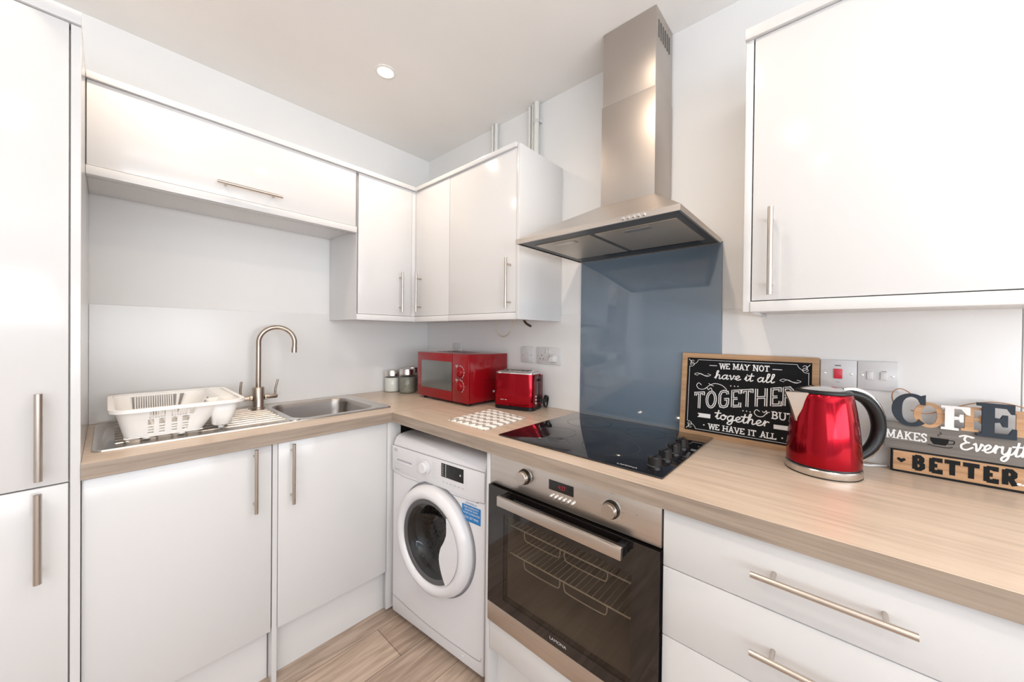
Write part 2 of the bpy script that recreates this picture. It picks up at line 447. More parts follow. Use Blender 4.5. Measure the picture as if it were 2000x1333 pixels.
slab_with_hole(bm, -1.535, -.001, Da, -.0002, ZU, ZC, BX0-.006, BX1+.006, BY0-.006, BY1+.006)
wt1 = tag(obj('worktop', bm, 'oakx', smooth=False), 'light oak worktop around the steel sink, running up to the corner', 'worktop')
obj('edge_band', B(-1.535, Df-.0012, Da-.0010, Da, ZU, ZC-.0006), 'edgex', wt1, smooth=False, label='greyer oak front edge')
bm = B(Df, -.0002, -2.95, Da-.0006, ZU, ZC, bev=.0008, seg=1)
wt2 = tag(obj('worktop', bm, 'oaky', smooth=False), 'long light oak worktop under the black hob and red kettle', 'worktop')

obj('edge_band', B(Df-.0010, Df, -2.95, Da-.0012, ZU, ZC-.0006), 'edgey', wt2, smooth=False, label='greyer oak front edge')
# ------------------------------------------------------------------ base units, sink side
FY = -.607                                # door faces of the sink run
def door(parent, name, x0, x1, y0, y1, z0, z1, m='gloss'):
    return obj(name, B(x0, x1, y0, y1, z0, z1, bev=.0015, seg=2), m, parent)
t = thing('base_cabinet', 'wide white gloss base cupboard below the dish rack, next to the tall cupboard', 'cabinet', (-1.31, -.3, 0))
bm = BM(); box(bm, -1.5348, -1.516, -.588, -.01, .19, ZU-.002); box(bm, -1.102, -1.086, -.588, -.01, .19, ZU-.002)
box(bm, -1.516, -1.102, -.588, -.01, .19, .206); box(bm, -1.516, -1.102, -.016, -.01, .206, ZU-.002)
obj('body', bm, 'carc', t, smooth=False)
d = door(t, 'door', -1.5342, -1.0865, FY, -.589, .2, ZU-.006)
bar_handle(d, (-1.140, FY, .669), (-1.140, FY, .896), (0, -1, 0))
obj('plinth', B(-1.5348, -1.0865, -.56, -.545, 0, .189), 'plinth', t)
bm = B(-1.0835, -1.0675, FY-.002, -.01, 0, ZU-.0005, bev=.001, seg=1)
tag(obj('end_panel', bm, 'gloss'), 'narrow white upright panel between the two sink cupboards, down to the floor', 'panel')
t = thing('base_cabinet', 'white gloss base cupboard under the sink bowl, left of the washing machine', 'cabinet', (-.83, -.3, 0))
bm = BM(); box(bm, -1.064, -1.048, -.588, -.01, .19, ZU-.16); box(bm, -.640, -.624, -.570, -.01, .19, ZU-.16)
box(bm, -1.048, -.640, -.588, -.01, .19, .206); box(bm, -1.048, -.640, -.016, -.01, .206, ZU-.16)
obj('body', bm, 'carc', t, smooth=False)
d = door(t, 'door', -1.0655, -.631, FY, -.589, .2, ZU-.006)
bar_handle(d, (-1.0225, FY, .663), (-1.0225, FY, .891), (0, -1, 0))
obj('corner_post', B(-.6285, -.560, FY, -.591, .02, ZU-.001, bev=.0015), 'gloss', t)
bm = BM(); box(bm, -1.0655, -.60, -.560, -.545, 0, .189)
obj('plinth', bm, 'plinth', t)

# ------------------------------------------------------------------ tall cupboard
t = thing('tall_cabinet', 'tall white gloss cupboard at the left edge with two stacked doors', 'cabinet', (-1.84, -.3, 0))
bm = BM(); box(bm, -1.5535, -1.5355, -.620, -.002, 0, 2.136, bev=.001, seg=1)
obj('side_panel', bm, 'gloss', t)
bm = BM(); box(bm, -2.136, -1.5545, -.598, -.002, .15, 2.13); obj('body', bm, 'carc', t, smooth=False)
d1 = door(t, 'door', -2.136, -1.5565, -.620, -.600, .9035, 2.136)
bar_handle(d1, (-1.603, -.620, .926), (-1.603, -.620, 1.150), (0, -1, 0), r=.0075)
d2 = door(t, 'door', -2.136, -1.5565, -.620, -.600, .155, .9)
bar_handle(d2, (-1.604, -.620, .664), (-1.604, -.620, .893), (0, -1, 0), r=.0075)
obj('top_trim', B(-2.136, -1.5355, -.628, -.004, 2.138, 2.172, bev=.0015), 'gloss', t)
obj('plinth', B(-2.136, -1.5545, -.565, -.55, 0, .15), 'plinth', t)

# ------------------------------------------------------------------ wall units
UY = -.3385; UX = -.318
t = thing('wall_cabinet', 'long shallow white flap cupboard high above the sink', 'cabinet', (-1.1, -.16, 1.82))
bm = BM(); box(bm, -1.535, -1.513, -.319, -.004, 1.84, 2.131); box(bm, -.676, -.658, -.319, -.004, 1.84, 2.131)
box(bm, -1.513, -.676, -.319, -.004, 1.842, 1.858); box(bm, -1.513, -.676, -.319, -.004, 2.115, 2.131); box(bm, -1.513, -.676, -.012, -.004, 1.858, 2.115)
obj('body', bm, 'carc', t, smooth=False)
d = door(t, 'door', -1.5335, -.6625, UY, -.320, 1.853, 2.1285)
bar_handle(d, (-1.209, UY, 1.896), (-.991, UY, 1.896), (0, -1, 0))
obj('bottom_rail', B(-1.535, -.6585, UY-.006, -.300, 1.821, 1.8505, bev=.0015), 'gloss', t)

t = thing('wall_cabinet', 'white gloss corner wall cupboard with two doors meeting at the inner corner', 'cabinet', (-.3, -.3, 1.38))
bm = BM()
box(bm, -.6555, -.6375, -.319, -.004, 1.383, 2.130)
box(bm, -.6375, -.300, -.319, -.004, 1.390, 1.410); box(bm, -.300, -.004, -.652, -.004, 1.390, 1.410)
box(bm, -.6375, -.300, -.319, -.004, 2.112, 2.130); box(bm, -.300, -.004, -.652, -.004, 2.112, 2.130)
box(bm, -.300, -.004, -.652, -.640, 1.410, 2.112)
obj('body', bm, 'carc', t, smooth=False)
obj('side_panel', B(-.6570, -.6556, UY+.002, -.004, 1.383, 2.130), 'gloss', t)
d = door(t, 'door', -.6485, -.3425, UY, -.320, 1.413, 2.1285)
bar_handle(d, (-.418, UY, 1.431), (-.418, UY, 1.651), (0, -1, 0))
obj('corner_post', B(-.3410, -.3005, UY+.001, -.3205, 1.4125, 2.1285, bev=.001), 'gloss', t)
d = door(t, 'door', UX, -.300, -.6515, -.3415, 1.413, 2.1285)
bar_handle(d, (UX, -.398, 1.436), (UX, -.398, 1.650), (-1, 0, 0))
obj('bottom_rail', B(-.6555, UX-.001, UY-.006, -.312, 1.3815, 1.411, bev=.0015), 'gloss', t)
obj('bottom_rail', B(UX-.006, -.292, -.6525, UY-.006, 1.3815, 1.411, bev=.0015), 'gloss', t)

t = thing('wall_cabinet', 'white gloss wall cupboard between the corner unit and the cooker hood', 'cabinet', (-.15, -.9, 1.38))
bm = BM()
box(bm, -.300, -.004, -.670, -.654, 1.390, 2.130); box(bm, -.300, -.004, -1.1225, -.670, 1.390, 1.410)
box(bm, -.300, -.004, -1.1225, -.670, 2.112, 2.130); box(bm, -.012, -.004, -1.1225, -.670, 1.41, 2.112)
obj('body', bm, 'carc', t, smooth=False)
obj('side_panel', B(UX-.002, -.004, -1.1415, -1.1235, 1.3815, 2.141, bev=.001), 'gloss', t)
d = door(t, 'door', UX, -.300, -1.1215, -.6545, 1.413, 2.1285)
bar_handle(d, (UX, -1.0905, 1.429), (UX, -1.0905, 1.650), (-1, 0, 0))
obj('bottom_rail', B(UX-.006, -.292, -1.1225, -.6535, 1.3815, 1.411, bev=.0015), 'gloss', t)

tag(obj('cornice', B(-1.535, -.3195, UY-.010, -.006, 2.1305, 2.153, bev=.0015), 'gloss'), 'white trim board along the top of the cupboards above the sink', 'trim board')
bm = BM(); box(bm, UX-.010, -.006, -1.1215, UY-.0105, 2.1305, 2.151, bev=.0015)
tag(obj('cornice', bm, 'gloss'), 'white trim board on the cupboard top beside the wall pipes', 'trim board')

t = thing('wall_cabinet', 'large white gloss wall cupboard above the kettle and coffee sign', 'cabinet', (-.15, -2.3, 1.383))
bm = BM(); box(bm, -.300, -.004, -2.60, -1.998, 1.392, 1.412); box(bm, -.300, -.004, -2.60, -1.998, 2.112, 2.132)
box(bm, -.012, -.004, -2.60, -1.998, 1.412, 2.112); box(bm, -.300, -.012, -2.60, -2.585, 1.412, 2.112)
obj('body', bm, 'carc', t, smooth=False)
obj('side_panel', B(-.320, -.004, -1.9960, -1.9785, 1.384, 2.134, bev=.001), 'gloss', t)
d = door(t, 'door', -.320, -.301, -2.598, -1.999, 1.4145, 2.1325)
bar_handle(d, (-.320, -2.0435, 1.426), (-.320, -2.0435, 1.655), (-1, 0, 0), r=.0065)
obj('bottom_rail', B(-.324, -.296, -2.60, -1.9965, 1.3835, 1.412, bev=.0015), 'gloss', t)
obj('top_trim', B(-.330, -.004, -2.60, -1.9765, 2.1345, 2.164, bev=.0015), 'gloss', t)

# ------------------------------------------------------------------ oven housing, drawers
OY0, OY1 = -1.269, -1.8645
t = thing('oven_housing', 'white cabinet framing the built-in oven, with a low panel below it', 'cabinet', (-.3, -1.56, 0))
obj('side_panel', B(-.603, -.01, -1.2665, -1.2500, 0, ZU-.001, bev=.001), 'gloss', t)
obj('lower_panel', B(-.600, -.582, -1.8650, -1.2685, .212, .3135, bev=.0015), 'gloss', t)
bm = BM(); box(bm, -.58, -.02, -1.8650, -1.2670, .21, .225); box(bm, -.02, -.01, -1.8650, -1.2670, .21, ZU-.01)
obj('body', bm, 'carc', t, smooth=False)
obj('plinth', B(-.555, -.540, -1.865, -1.2670, 0, .20), 'plinth', t)
t = thing('drawer_unit', 'white gloss base unit with wide drawers under the kettle', 'drawers', (-.3, -2.2, 0))
bm = BM(); box(bm, -.580, -.01, -1.884, -1.8665, .198, ZU-.002); box(bm, -.580, -.01, -2.484, -2.468, .198, ZU-.002)
box(bm, -.580, -.01, -2.468, -1.884, .198, .212); box(bm, -.016, -.01, -2.468, -1.884, .138, ZU-.002)
obj('body', bm, 'carc', t, smooth=False)
for z0, z1, hz in ((.7595, ZU-.004, .837), (.5925, .7575, .679), (.205, .5905, .47)):
    d = obj('drawer', B(-.600, -.581, -2.483, -1.8675, z0, z1, bev=.0015), 'gloss', t)
    bar_handle(d, (-.600, -2.053, hz), (-.600, -2.283, hz), (-1, 0, 0), inset=.036, standoff=.036)
obj('plinth', B(-.555, -.540, -2.484, -1.8665, 0, .195), 'plinth', t)
t = thing('base_cabinet', 'white base unit at the right edge beyond the wide drawers', 'cabinet', (-.3, -2.7, 0))
obj('body', B(-.58, -.01, -2.94, -2.486, .198, ZU-.002), 'carc', t, smooth=False)
obj('door', B(-.600, -.581, -2.94, -2.486, .2, ZU-.004, bev=.0015), 'gloss', t)
obj('plinth', B(-.555, -.540, -2.94, -2.486, 0, .196), 'plinth', t)

# ------------------------------------------------------------------ sink
t = thing('sink', 'stainless steel inset sink with ribbed drainer and single bowl', 'sink', (-1.04, -.28, ZC))
bm = BM()
zt = ZC+.004
outer = [rrect(SX0+i, SX1-i, SY0+i, SY1-i, .022, 5) for i in (0, .002, .012)]
zs = (ZC+.0003, ZC+.005, ZC+.0045)
rs = [ringverts(bm, [(x, y, z) for x, y in l]) for l, z in zip(outer, zs)]
bridge(bm, rs[0], rs[1]); bridge(bm, rs[1], rs[2])
step = ringverts(bm, [(x, y, ZC+.0022) for x, y in rrect(SX0+.018, SX1-.018, SY0+.018, SY1-.018, .018, 5)])
bridge(bm, rs[2], step)
# plate with bowl opening: fill between step loop and bowl loop with edges then triangle fill
bl = rrect(BX0, BX1, BY0, BY1, .062, 7)
bowl_top = ringverts(bm, [(x, y, ZC+.0022) for x, y in bl])
def loop_edges(vs):
    out = []
    for i in range(len(vs)):
        a, b = vs[i], vs[(i+1) % len(vs)]
        e = bm.edges.get((a, b)) or bm.edges.new((a, b)); out.append(e)
    return out
bmesh.ops.triangle_fill(bm, use_beauty=True, edges=loop_edges(step)+loop_edges(bowl_top))
for f in bm.faces:
    f.normal_update()
    if f.normal.z < -.5: f.normal_flip()
obj('drainer', bm, 'sink', t, sharp=25)
bm = BM()
def bl_at(i, r, z): return [(x, y, z) for x, y in rrect(BX0+i, BX1-i, BY0+i, BY1-i, r, 7)]
loops = [bl_at(0, .062, ZC+.0022), bl_at(.003, .060, ZC-.001), bl_at(.006, .058, ZC-.02), bl_at(.014, .054, ZC-.125), bl_at(.024, .05, ZC-.145), bl_at(.05, .05, ZC-.152)]
loft(bm, loops, cap0=False, cap1=True)
for f in bm.faces: f.normal_flip()
obj('bowl', bm, 'bowl', t, sharp=50)
bm = BM(); lathe(bm, [(.0, .0028), (.02, .0028), (.028, .0012), (.03, 0)], (-.79, -.275, ZC-.152), 32); obj('waste', bm, 'chrome', t)
bm = BM()
for k in range(9):
    y = -.432+k*.043
    x1 = -.995 if k < 7 else -1.05
    w_ = .0042
    pr_ = [(-w_, .0022), (-w_*.6, .0048), (0, .0058), (w_*.6, .0048), (w_, .0022)]
    va = ringverts(bm, [(-1.47, y+a, ZC+b) for a, b in pr_]); vb = ringverts(bm, [(x1, y+a, ZC+b) for a, b in pr_])
    bridge(bm, va, vb, close=False); bm.faces.new(va); bm.faces.new(vb)
bmesh.ops.recalc_face_normals(bm, faces=bm.faces)
obj('drainer_ribs', bm, 'sink', t, sharp=20)
bm = BM(); lathe(bm, [(.019, 0), (.019, .003), (.016, .005), (0, .005)], (-.972, -.4805, ZC+.0022), 28)
obj('overflow_button', bm, 'chrome', t)

# ------------------------------------------------------------------ tap
TX, TY = -1.0095, -.085
t = thing('kitchen_tap', 'brushed nickel swan-neck mixer tap with two levers behind the sink', 'tap', (TX, TY, ZC))
bm = BM(); lathe(bm, [(.0285, .0022), (.0285, .006), (.0255, .008), (.0245, .012), (.0245, .098), (.022, .102), (0, .102)], (TX, TY, ZC), 36); obj('tap_body', bm, 'nickel', t)
bm = BM(); R_ = .0725; zc_ = 1.265
pts = [(TX, TY, ZC+.095), (TX, TY, 1.1), (TX, TY, 1.2)]
for k in range(0, 19):
    a = PI-PI*1.04*k/18
    pts.append((TX+R_+R_*math.cos(a), TY-.028*(k/18), zc_+R_*math.sin(a)))
pts.append((pts[-1][0]-.002, pts[-1][1]-.003, 1.225))
tube(bm, pts, .0108, 20, up=Vector((0, 1, 0))); sp = obj('spout', bm, 'nickel', t)
bm = BM(); p = Vector(pts[-1]); tube(bm, [p+Vector((0, 0, .012)), p-Vector((.001, .001, .014))], .0122, 20, up=Vector((0, 1, 0))); obj('nozzle', bm, 'nickel', sp)
for s in (-1, 1):
    bm = BM(); zz = ZC+.052
    lathe(bm, [(0, .024*s), (.0125, .024*s), (.0125, .034*s), (.0105, .036*s), (.0105, .072*s), (.008, .078*s), (0, .079*s)], (TX, TY, zz), 24, 'x')
    v = obj('valve', bm, 'nickel', t)
    bm = BM(); tube(bm, [(TX+.068*s, TY, zz), (TX+.070*s, TY-.002, zz+.04), (TX+(.079 if s > 0 else .067)*s, TY-.004, zz+.082)], .0048, 12, up=Vector((0, 1, 0)))
    obj('lever', bm, 'nickel', v)

# ------------------------------------------------------------------ dish rack
t = thing('dish_rack', 'white plastic dish drainer basket standing on the sink drainer', 'dish rack', (-1.32, -.27, ZC))
zb, zr = .961, 1.057
def rk(x0, x1, y0, y1, r, z): return [(x, y, z) for x, y in rrect(x0, x1, y0, y1, r, 4)]
# tapered wall built as a grid so slots can be left open
NX = 46
def side_loop(tt):
    x0 = -1.452-.022*tt; x1 = -1.258+.060*tt; y0 = -.452-.030*tt; y1 = -.095+.028*tt; r = .03+.01*tt
    P = rrect(x0, x1, y0, y1, r, 5); z = zb+(zr-zb)*tt
    # resample to a fixed number per side: split straight parts
    out = []
    n = len(P)
    for i in range(n):
        a, b = P[i], P[(i+1) % n]
        L = math.hypot(a[0]-b[0], a[1]-b[1]); straight = (i % 6 == 5)
        side = i//6
        m = ({0: 40, 1: 40, 2: 40, 3: 40}[side] if straight else 1)
        for k in range(m):
            x, y = a[0]+(b[0]-a[0])*k/m, a[1]+(b[1]-a[1])*k/m
            if straight and side in (0, 2):          # keep the upright bars vertical, only the ends follow the taper
                f = k/m if side == 2 else 1-k/m
                xb = -1.422+f*(-1.288+1.422)
                e = min(f/.06, (1-f)/.12, 1); x = x*(1-e)+xb*e
            out.append((x, y, z))
    return out
# order of rrect: corner (x1,y1) arc, straight to (x0,y1) [back], corner, straight down [left], corner, straight [front], corner, straight up [right]
NL = 20
loops = [side_loop(k/NL) for k in range(NL+1)]
bm = BM(); G = [ringverts(bm, l) for l in loops]; n = len(G[0])
seg_back = (5, 45); seg_left = (50, 90); seg_front = (95, 135); seg_right = (140, 180)
def hole(i, k):
    if seg_back[0]+1 <= i < seg_back[1]-1: return 2 <= k <= 17 and (i-seg_back[0]) % 2 == 0
    if seg_front[0] <= i < seg_front[1]:
        q = i-seg_front[0]
        for c in (9, 17, 26, 34):
            if c-2 <= q <= c+1:
                if 9 <= k <= 11: return True
                if k in (2, 4, 6, 8): return True
                if 13 <= k <= 17: return q % 2 == 0
        if 13 <= k <= 17 and (7 <= q <= 19 or 24 <= q <= 36): return q % 2 == 0
    if seg_right[0]+6 <= i < seg_right[1]-6: return 12 <= k <= 15 and (i-seg_right[0]) in range(26, 31)
    return False
for k in range(NL):
    for i in range(n):
        if hole(i, k): continue
        j = (i+1) % n; bm.faces.new((G[k][i], G[k][j], G[k+1][j], G[k+1][i]))
bmesh.ops.recalc_face_normals(bm, faces=bm.faces)
o = obj('basket', bm, 'plastic', t, sharp=60)
md = o.modifiers.new('thickness', 'SOLIDIFY'); md.thickness = .0028; md.offset = -1
bm = BM()
x0, x1, y0, y1 = -1.450, -1.262, -.45, -.10
for k in range(9):
    y = y0+(y1-y0)*k/10; box(bm, x0, x1, y-.003, y+.003, zb-.001, zb+.002)
for k in range(6):
    x = x0+(x1-x0)*k/5; box(bm, x-.003, x+.003, y0, y1, zb-.0012, zb+.0018)
obj('base_grid', bm, 'plastic', t)
bm = BM()
oin = rrect(-1.474, -1.152, -.483, -.066, .038, 6); oout = rrect(-1.487, -1.138, -.497, -.052, .048, 6)
L = [[(x, y, zr-.002) for x, y in oin], [(x, y, zr+.0045) for x, y in oin], [(x, y, zr+.0045) for x, y in oout], [(x, y, zr-.007) for x, y in oout]]
rs = [ringverts(bm, l) for l in L]
for a, b in zip(rs, rs[1:]): bridge(bm, a, b)
bridge(bm, rs[3], rs[0]); bmesh.ops.recalc_face_normals(bm, faces=bm.faces)
obj('rim', bm, 'plastic', t, sharp=50)
bm = BM()
def cup(tt, g=0): return [(x, y, .962+(zr-.962)*tt) for x, y in rrect(-1.229-.014*tt+g, -1.176+.022*tt-g, -.452-.028*tt+g, -.385+.03*tt-g, .024, 5)]
loft(bm, [cup(0, .006), cup(.04), cup(1)], cap0=True, cap1=False)
o = obj('cutlery_cup', bm, 'plastic', t, sharp=50); md = o.modifiers.new('thickness', 'SOLIDIFY'); md.thickness = .002; md.offset = -1
bm = BM()       # shelf joining basket top to the rim above the cup
box(bm, -1.198, -1.153, -.355, -.070, zr-.004, zr+.001)
obj('rim_web', bm, 'plastic', t)
for fx, fy in ((-1.40, -.44), (-1.315, -.44), (-1.40, -.12), (-1.31, -.12)):
    bm = BM(); lathe(bm, [(.009, ZC+.0072-zb), (.010, 0)], (fx, fy, zb), 14); obj('foot', bm, 'plastic', t)
bm = BM(); lathe(bm, [(.009, ZC+.0026-.962), (.010, 0)], (-1.203, -.42, .962), 14); obj('foot', bm, 'plastic', t)

# ------------------------------------------------------------------ jars in the corner
def jar(x, y, r, h, fill, label, fillh):
    t = thing('storage_jar', label, 'jar', (x, y, ZC), 0, 'glass storage jars in the corner')
    bm = BM(); lathe(bm, [(r*.9, 0), (r*.985, .006), (r, .014), (r, h-.05), (r*.9, h-.036), (r*.86, h-.034)], (x, y, ZC+.0003), 40, cap1=False); obj('glass', bm, 'clear', t)
    bm = BM(); lathe(bm, [(r*.88, .003), (r*.95, .012), (r*.95, fillh), (0, fillh+.002)], (x, y, ZC+.0003), 40); obj('contents', bm, fill, t)
    bm = BM(); lathe(bm, [(r*.93, h-.036), (r*.96, h-.034), (r*.96, h-.004), (r*.92, h), (0, h)], (x, y, ZC), 40, cap0=False); obj('lid', bm, 'sink', t)
jar(-.299, -.0565, .047, .135, 'sugar', 'left glass jar with white contents and a steel lid, in the corner', .088)
jar(-.2585, -.1670, .0485, .148, 'oats', 'glass jar with grey-brown contents and a steel lid, just left of the microwave', .098)
jar(-.170, -.085, .047, .150, 'oats', 'rear jar, mostly hidden, only its steel lid seen behind the grey-brown jar', .09)

# ------------------------------------------------------------------ microwave
t = thing('microwave', 'red microwave oven with two dials, in the corner beside the toaster', 'microwave', (-.295, -.339, ZC))
my0, my1, mz0, mz1 = -.790, -.339, ZC+.014, 1.209
obj('case', B(-.285, -.014, my0+.001, my1-.001, mz0, mz1, bev=.004), 'red', t)
obj('door', B(-.297, -.286, -.6595, my1, mz0, mz1, bev=.003), 'red', t)
d = t.children[-1]
fm = planefn((-.2972, 0, 0), (0, -1, 0), (0, 0, 1))       # u = -y, v = z
bm = B(-.2985, -.2965, -.656, -.381, 1.012, 1.166, bev=.0008); obj('window', bm, 'mwglass', d)
obj('control_panel', B(-.297, -.286, my0, -.6615, mz0, mz1, bev=.003), 'red', t)
cp = t.children[-1]
for cz in (1.118, 1.046):
    bm = BM(); lathe(bm, [(.0255, 0), (.0245, -.012), (.022, -.016), (0, -.017)], (-.2970, -.724, cz), 32, 'x')
    box(bm, -.318, -.312, -.728, -.720, cz-.021, cz+.021, bev=.001)
    obj('dial', bm, 'red', cp)
    bm = BM(); f2 = planefn((-.2975, -.724, cz), (0, -1, 0), (0, 0, 1))
    arc = [(.031*math.cos(a), .031*math.sin(a)) for a in [math.radians(95-150*k/16) for k in range(17)]]
    ribbon(bm, arc, .0013, f2, .0002)
    for k in range(8):
        a = math.radians(140-195*k/7); 
        ribbon(bm, [(.031*math.cos(a), .031*math.sin(a)), (.036*math.cos(a), .036*math.sin(a))], .0022, f2, .0003)
    for k in range(3): ribbon(bm, [(-.036+.001*k, .034-.004*k), (-.020, .034-.004*k)], .0014, f2, .0003)
    obj('dial_marks', bm, 'whitepaint', cp)
bm = BM()
for k in range(4):
    y = my1-.09-.06*0; box(bm, -.20+.035*k, -.185+.035*k, -.64, -.40, mz1, mz1+.0006)
obj('top_vents', bm, 'reddark', t)
bm = BM(); box(bm, -.19, -.10, my0-.0012, my0+.0005, 1.075, 1.18, bev=.0005); obj('side_emboss', bm, 'red', t)
bm = BM(); box(bm, -.125, -.055, my0-.0012, my0+.001, 1.003, 1.013); obj('rating_label', bm, 'printl', t)
for fx, fy in ((-.265, -.375), (-.265, -.755), (-.04, -.375), (-.04, -.755)):
    bm = BM(); lathe(bm, [(.012, 0), (.013, .0145)], (fx, fy, ZC), 16); obj('foot', bm, 'black', t)

# ------------------------------------------------------------------ toaster
TA = math.radians(-75.3)
t = thing('toaster', 'red two-slot toaster with steel top on the worktop right of the microwave', 'toaster', (-.218, -.883, ZC), TA)
TW, TD = .219, .136
def tl(i, r, z, e=0): return [(x, y, z) for x, y in rrect(i-e, TW-i+e, i-e*.6, TD-i+e*.6, r, 6)]
bm = BM(); loft(bm, [tl(.006, .024, 0), tl(.003, .026, .003), tl(.003, .026, .016), tl(.006, .024, .019)]); obj('base', bm, 'black', t, False)
bm = BM(); loft(bm, [tl(.0015, .026, .0185), tl(.0, .026, .05), tl(.001, .026, .11), tl(.006, .026, .168)]); obj('body', bm, 'redmet', t, False, sharp=50)
bm = BM(); loft(bm, [tl(.0045, .027, .167), tl(.0045, .027, .173), tl(.010, .025, .1765), tl(.020, .020, .1785), tl(.035, .016, .179)], cap1=True); obj('top_plate', bm, 'chrome', t, False, sharp=50)
for y0 in (.036, .070):
    bm = BM(); box(bm, .035, TW-.045, y0, y0+.022, .1785, .1800); s_ = obj('slot', bm, 'black', t, False)
    bm = BM()
    for k in range(5): tube(bm, [(.045+.028*k, y0, .1805), (.045+.028*k, y0+.022, .1805)], .0008, 8)
    obj('slot_wires', bm, 'rack', s_, False)
bm = BM()     # end face with the lever slot, flat dark plate
box(bm, TW-.004, TW+.0008, .024, .067, .021, .164, bev=.001); box(bm, TW-.004, TW+.0004, .090, TD-.012, .021, .160, bev=.001)
obj('end_plate', bm, 'reddark', t, False)
bm = BM(); box(bm, TW-.004, TW+.0012, .070, .086, .05, .155, bev=.001); obj('lever_slot', bm, 'black', t, False)
bm = BM(); box(bm, TW, TW+.012, .064, .094, .134, .144, bev=.003); obj('lever', bm, 'black', t, False)
for z in (.036, .051, .066):
    bm = BM(); box(bm, TW, TW+.005, .030, .043, z-.0045, z+.0045, bev=.002); obj('button', bm, 'chrome', t, False)
bm = BM(); lathe(bm, [(.013, 0), (.012, .012), (0, .013)], (TW, .078, .045), 24, 'x'); obj('browning_dial', bm, 'black', t, False)
ft = planefn((0, -.0012, 0), (1, 0, 0), (0, 0, 1))
bm = text_bm('morphy', .010, ft, 0, sx=1.3); bm.transform(Matrix.Translation((.062, 0, .044))); 
bm.free()
bm = BM()
for k in range(9):
    if k == 5: continue
    ribbon(bm, [(.045+k*.0042, .0455), (.0475+k*.0042, .0455)], .0028, ft, 0)
obj('maker_mark', bm, 'printl', t, False)
bm = BM(); pts = []
for k in range(61):
    a = 2*PI*k/24; r = .027+.0012*math.sin(k*.9)
    pts.append((TW+.012+.004*math.sin(a*.5)+k*.00016, TD-.010+r*math.cos(a)*.8, .0318+r*math.sin(a)))
tube(bm, pts, .0036, 8); obj('coiled_cord', bm, 'black', t, False)

t.scale = (1, 1, 1.055)
# ------------------------------------------------------------------ folded cloth
cx_, cy_ = -.400, -1.045
CA = math.radians(-87)
t_pts = [(-.535, -.941), (-.246, -.908), (-.281, -1.153), (-.541, -1.172)]
bm = BM(); NQ = 24
G2 = {}
def q(u, v):
    a, b, c, d = [Vector((*p, 0)) for p in (t_pts[0], t_pts[1], t_pts[2], t_pts[3])]
    return (a*(1-u)+b*u)*(1-v)+(d*(1-u)+c*u)*v
for k in (0, 1):
    for i in range(NQ+1):
        for j in range(NQ+1):
            u, v = i/NQ, j/NQ; p = q(u, v)
            e = min(u, 1-u, v, 1-v)
            z = .0006 if k == 0 else .0006+.009*min(1, (e*14)**.6 if e > 0 else 0)+.0016*math.sin(u*9+v*4)*min(1, e*8)+.001*math.sin(v*17+u*3)*min(1, e*8)
            if k == 1 and e == 0: z = .003
            wv = .0022*math.sin(j*1.9)*(u in (0, 1))+0
            G2[i, j, k] = bm.verts.new((p.x+wv, p.y+.0022*math.sin(i*1.9)*(v in (0, 1)), ZC+z))
for i in range(NQ):
    for j in range(NQ):
        for k in (0, 1): bm.faces.new((G2[i, j, k], G2[i+1, j, k], G2[i+1, j+1, k], G2[i, j+1, k]))
for i in range(NQ):
    for j in (0, NQ): bm.faces.new((G2[i, j, 0], G2[i+1, j, 0], G2[i+1, j, 1], G2[i, j, 1])); bm.faces.new((G2[j, i, 0], G2[j, i+1, 0], G2[j, i+1, 1], G2[j, i, 1]))
bmesh.ops.recalc_face_normals(bm, faces=bm.faces)
bm.transform(Matrix.Translation((-cx_, -cy_, -ZC)))
bm.transform(Matrix.Rotation(-CA, 4, 'Z'))
o = obj('tea_towel', bm, 'chevron', sharp=60); o.location = (cx_, cy_, ZC); o.rotation_euler = (0, 0, CA)
tag(o, 'folded white cloth with grey chevrons on the worktop left of the hob', 'tea towel')

# ------------------------------------------------------------------ hob
HX0, HX1, HY0, HY1 = -.552, -.032, -1.846, -1.256
t = thing('hob', 'black glass electric hob set into the worktop in front of the blue splashback', 'hob', (-.29, -1.55, ZC))
obj('glass', B(HX0, HX1, HY0, HY1, ZC+.0003, ZC+.0055, bev=.0015), 'hob', t)
fh = planefn((0, 0, ZC+.0055), (1, 0, 0), (0, 1, 0))
for (x, y, r) in ((-.405, -1.625, .092), (-.385, -1.395, .072), (-.165, -1.645, .072), (-.165, -1.405, .090)):
    bm = BM(); ribbon(bm, [(x+r*math.cos(2*PI*k/64), y+r*math.sin(2*PI*k/64)) for k in range(64)], .0016, fh, .0002, closed=True)
    disc(bm, (x-r*.0, y), .0022, fh, .0002)
    obj('cooking_zone', bm, 'ring', t)
for x in (-.497, -.415, -.341, -.268):
    bm = BM(); y = -1.805
    lathe(bm, [(.021, .0), (.021, .008), (.0185, .010), (.018, .030), (.016, .0325), (0, .0328)], (x, y, ZC+.0055), 28)
    box(bm, x-.019, x+.019, y-.0035, y+.0035, ZC+.036, ZC+.0405, bev=.001)
    obj('knob', bm, 'black', t)
fh2 = planefn((-.538, -1.742, ZC+.0055), (0, -1, 0), (1, 0, 0))
bm = text_bm('LAMONA', .012, fh2, .0003, sx=1.2); obj('maker_name', bm, 'printl', t)

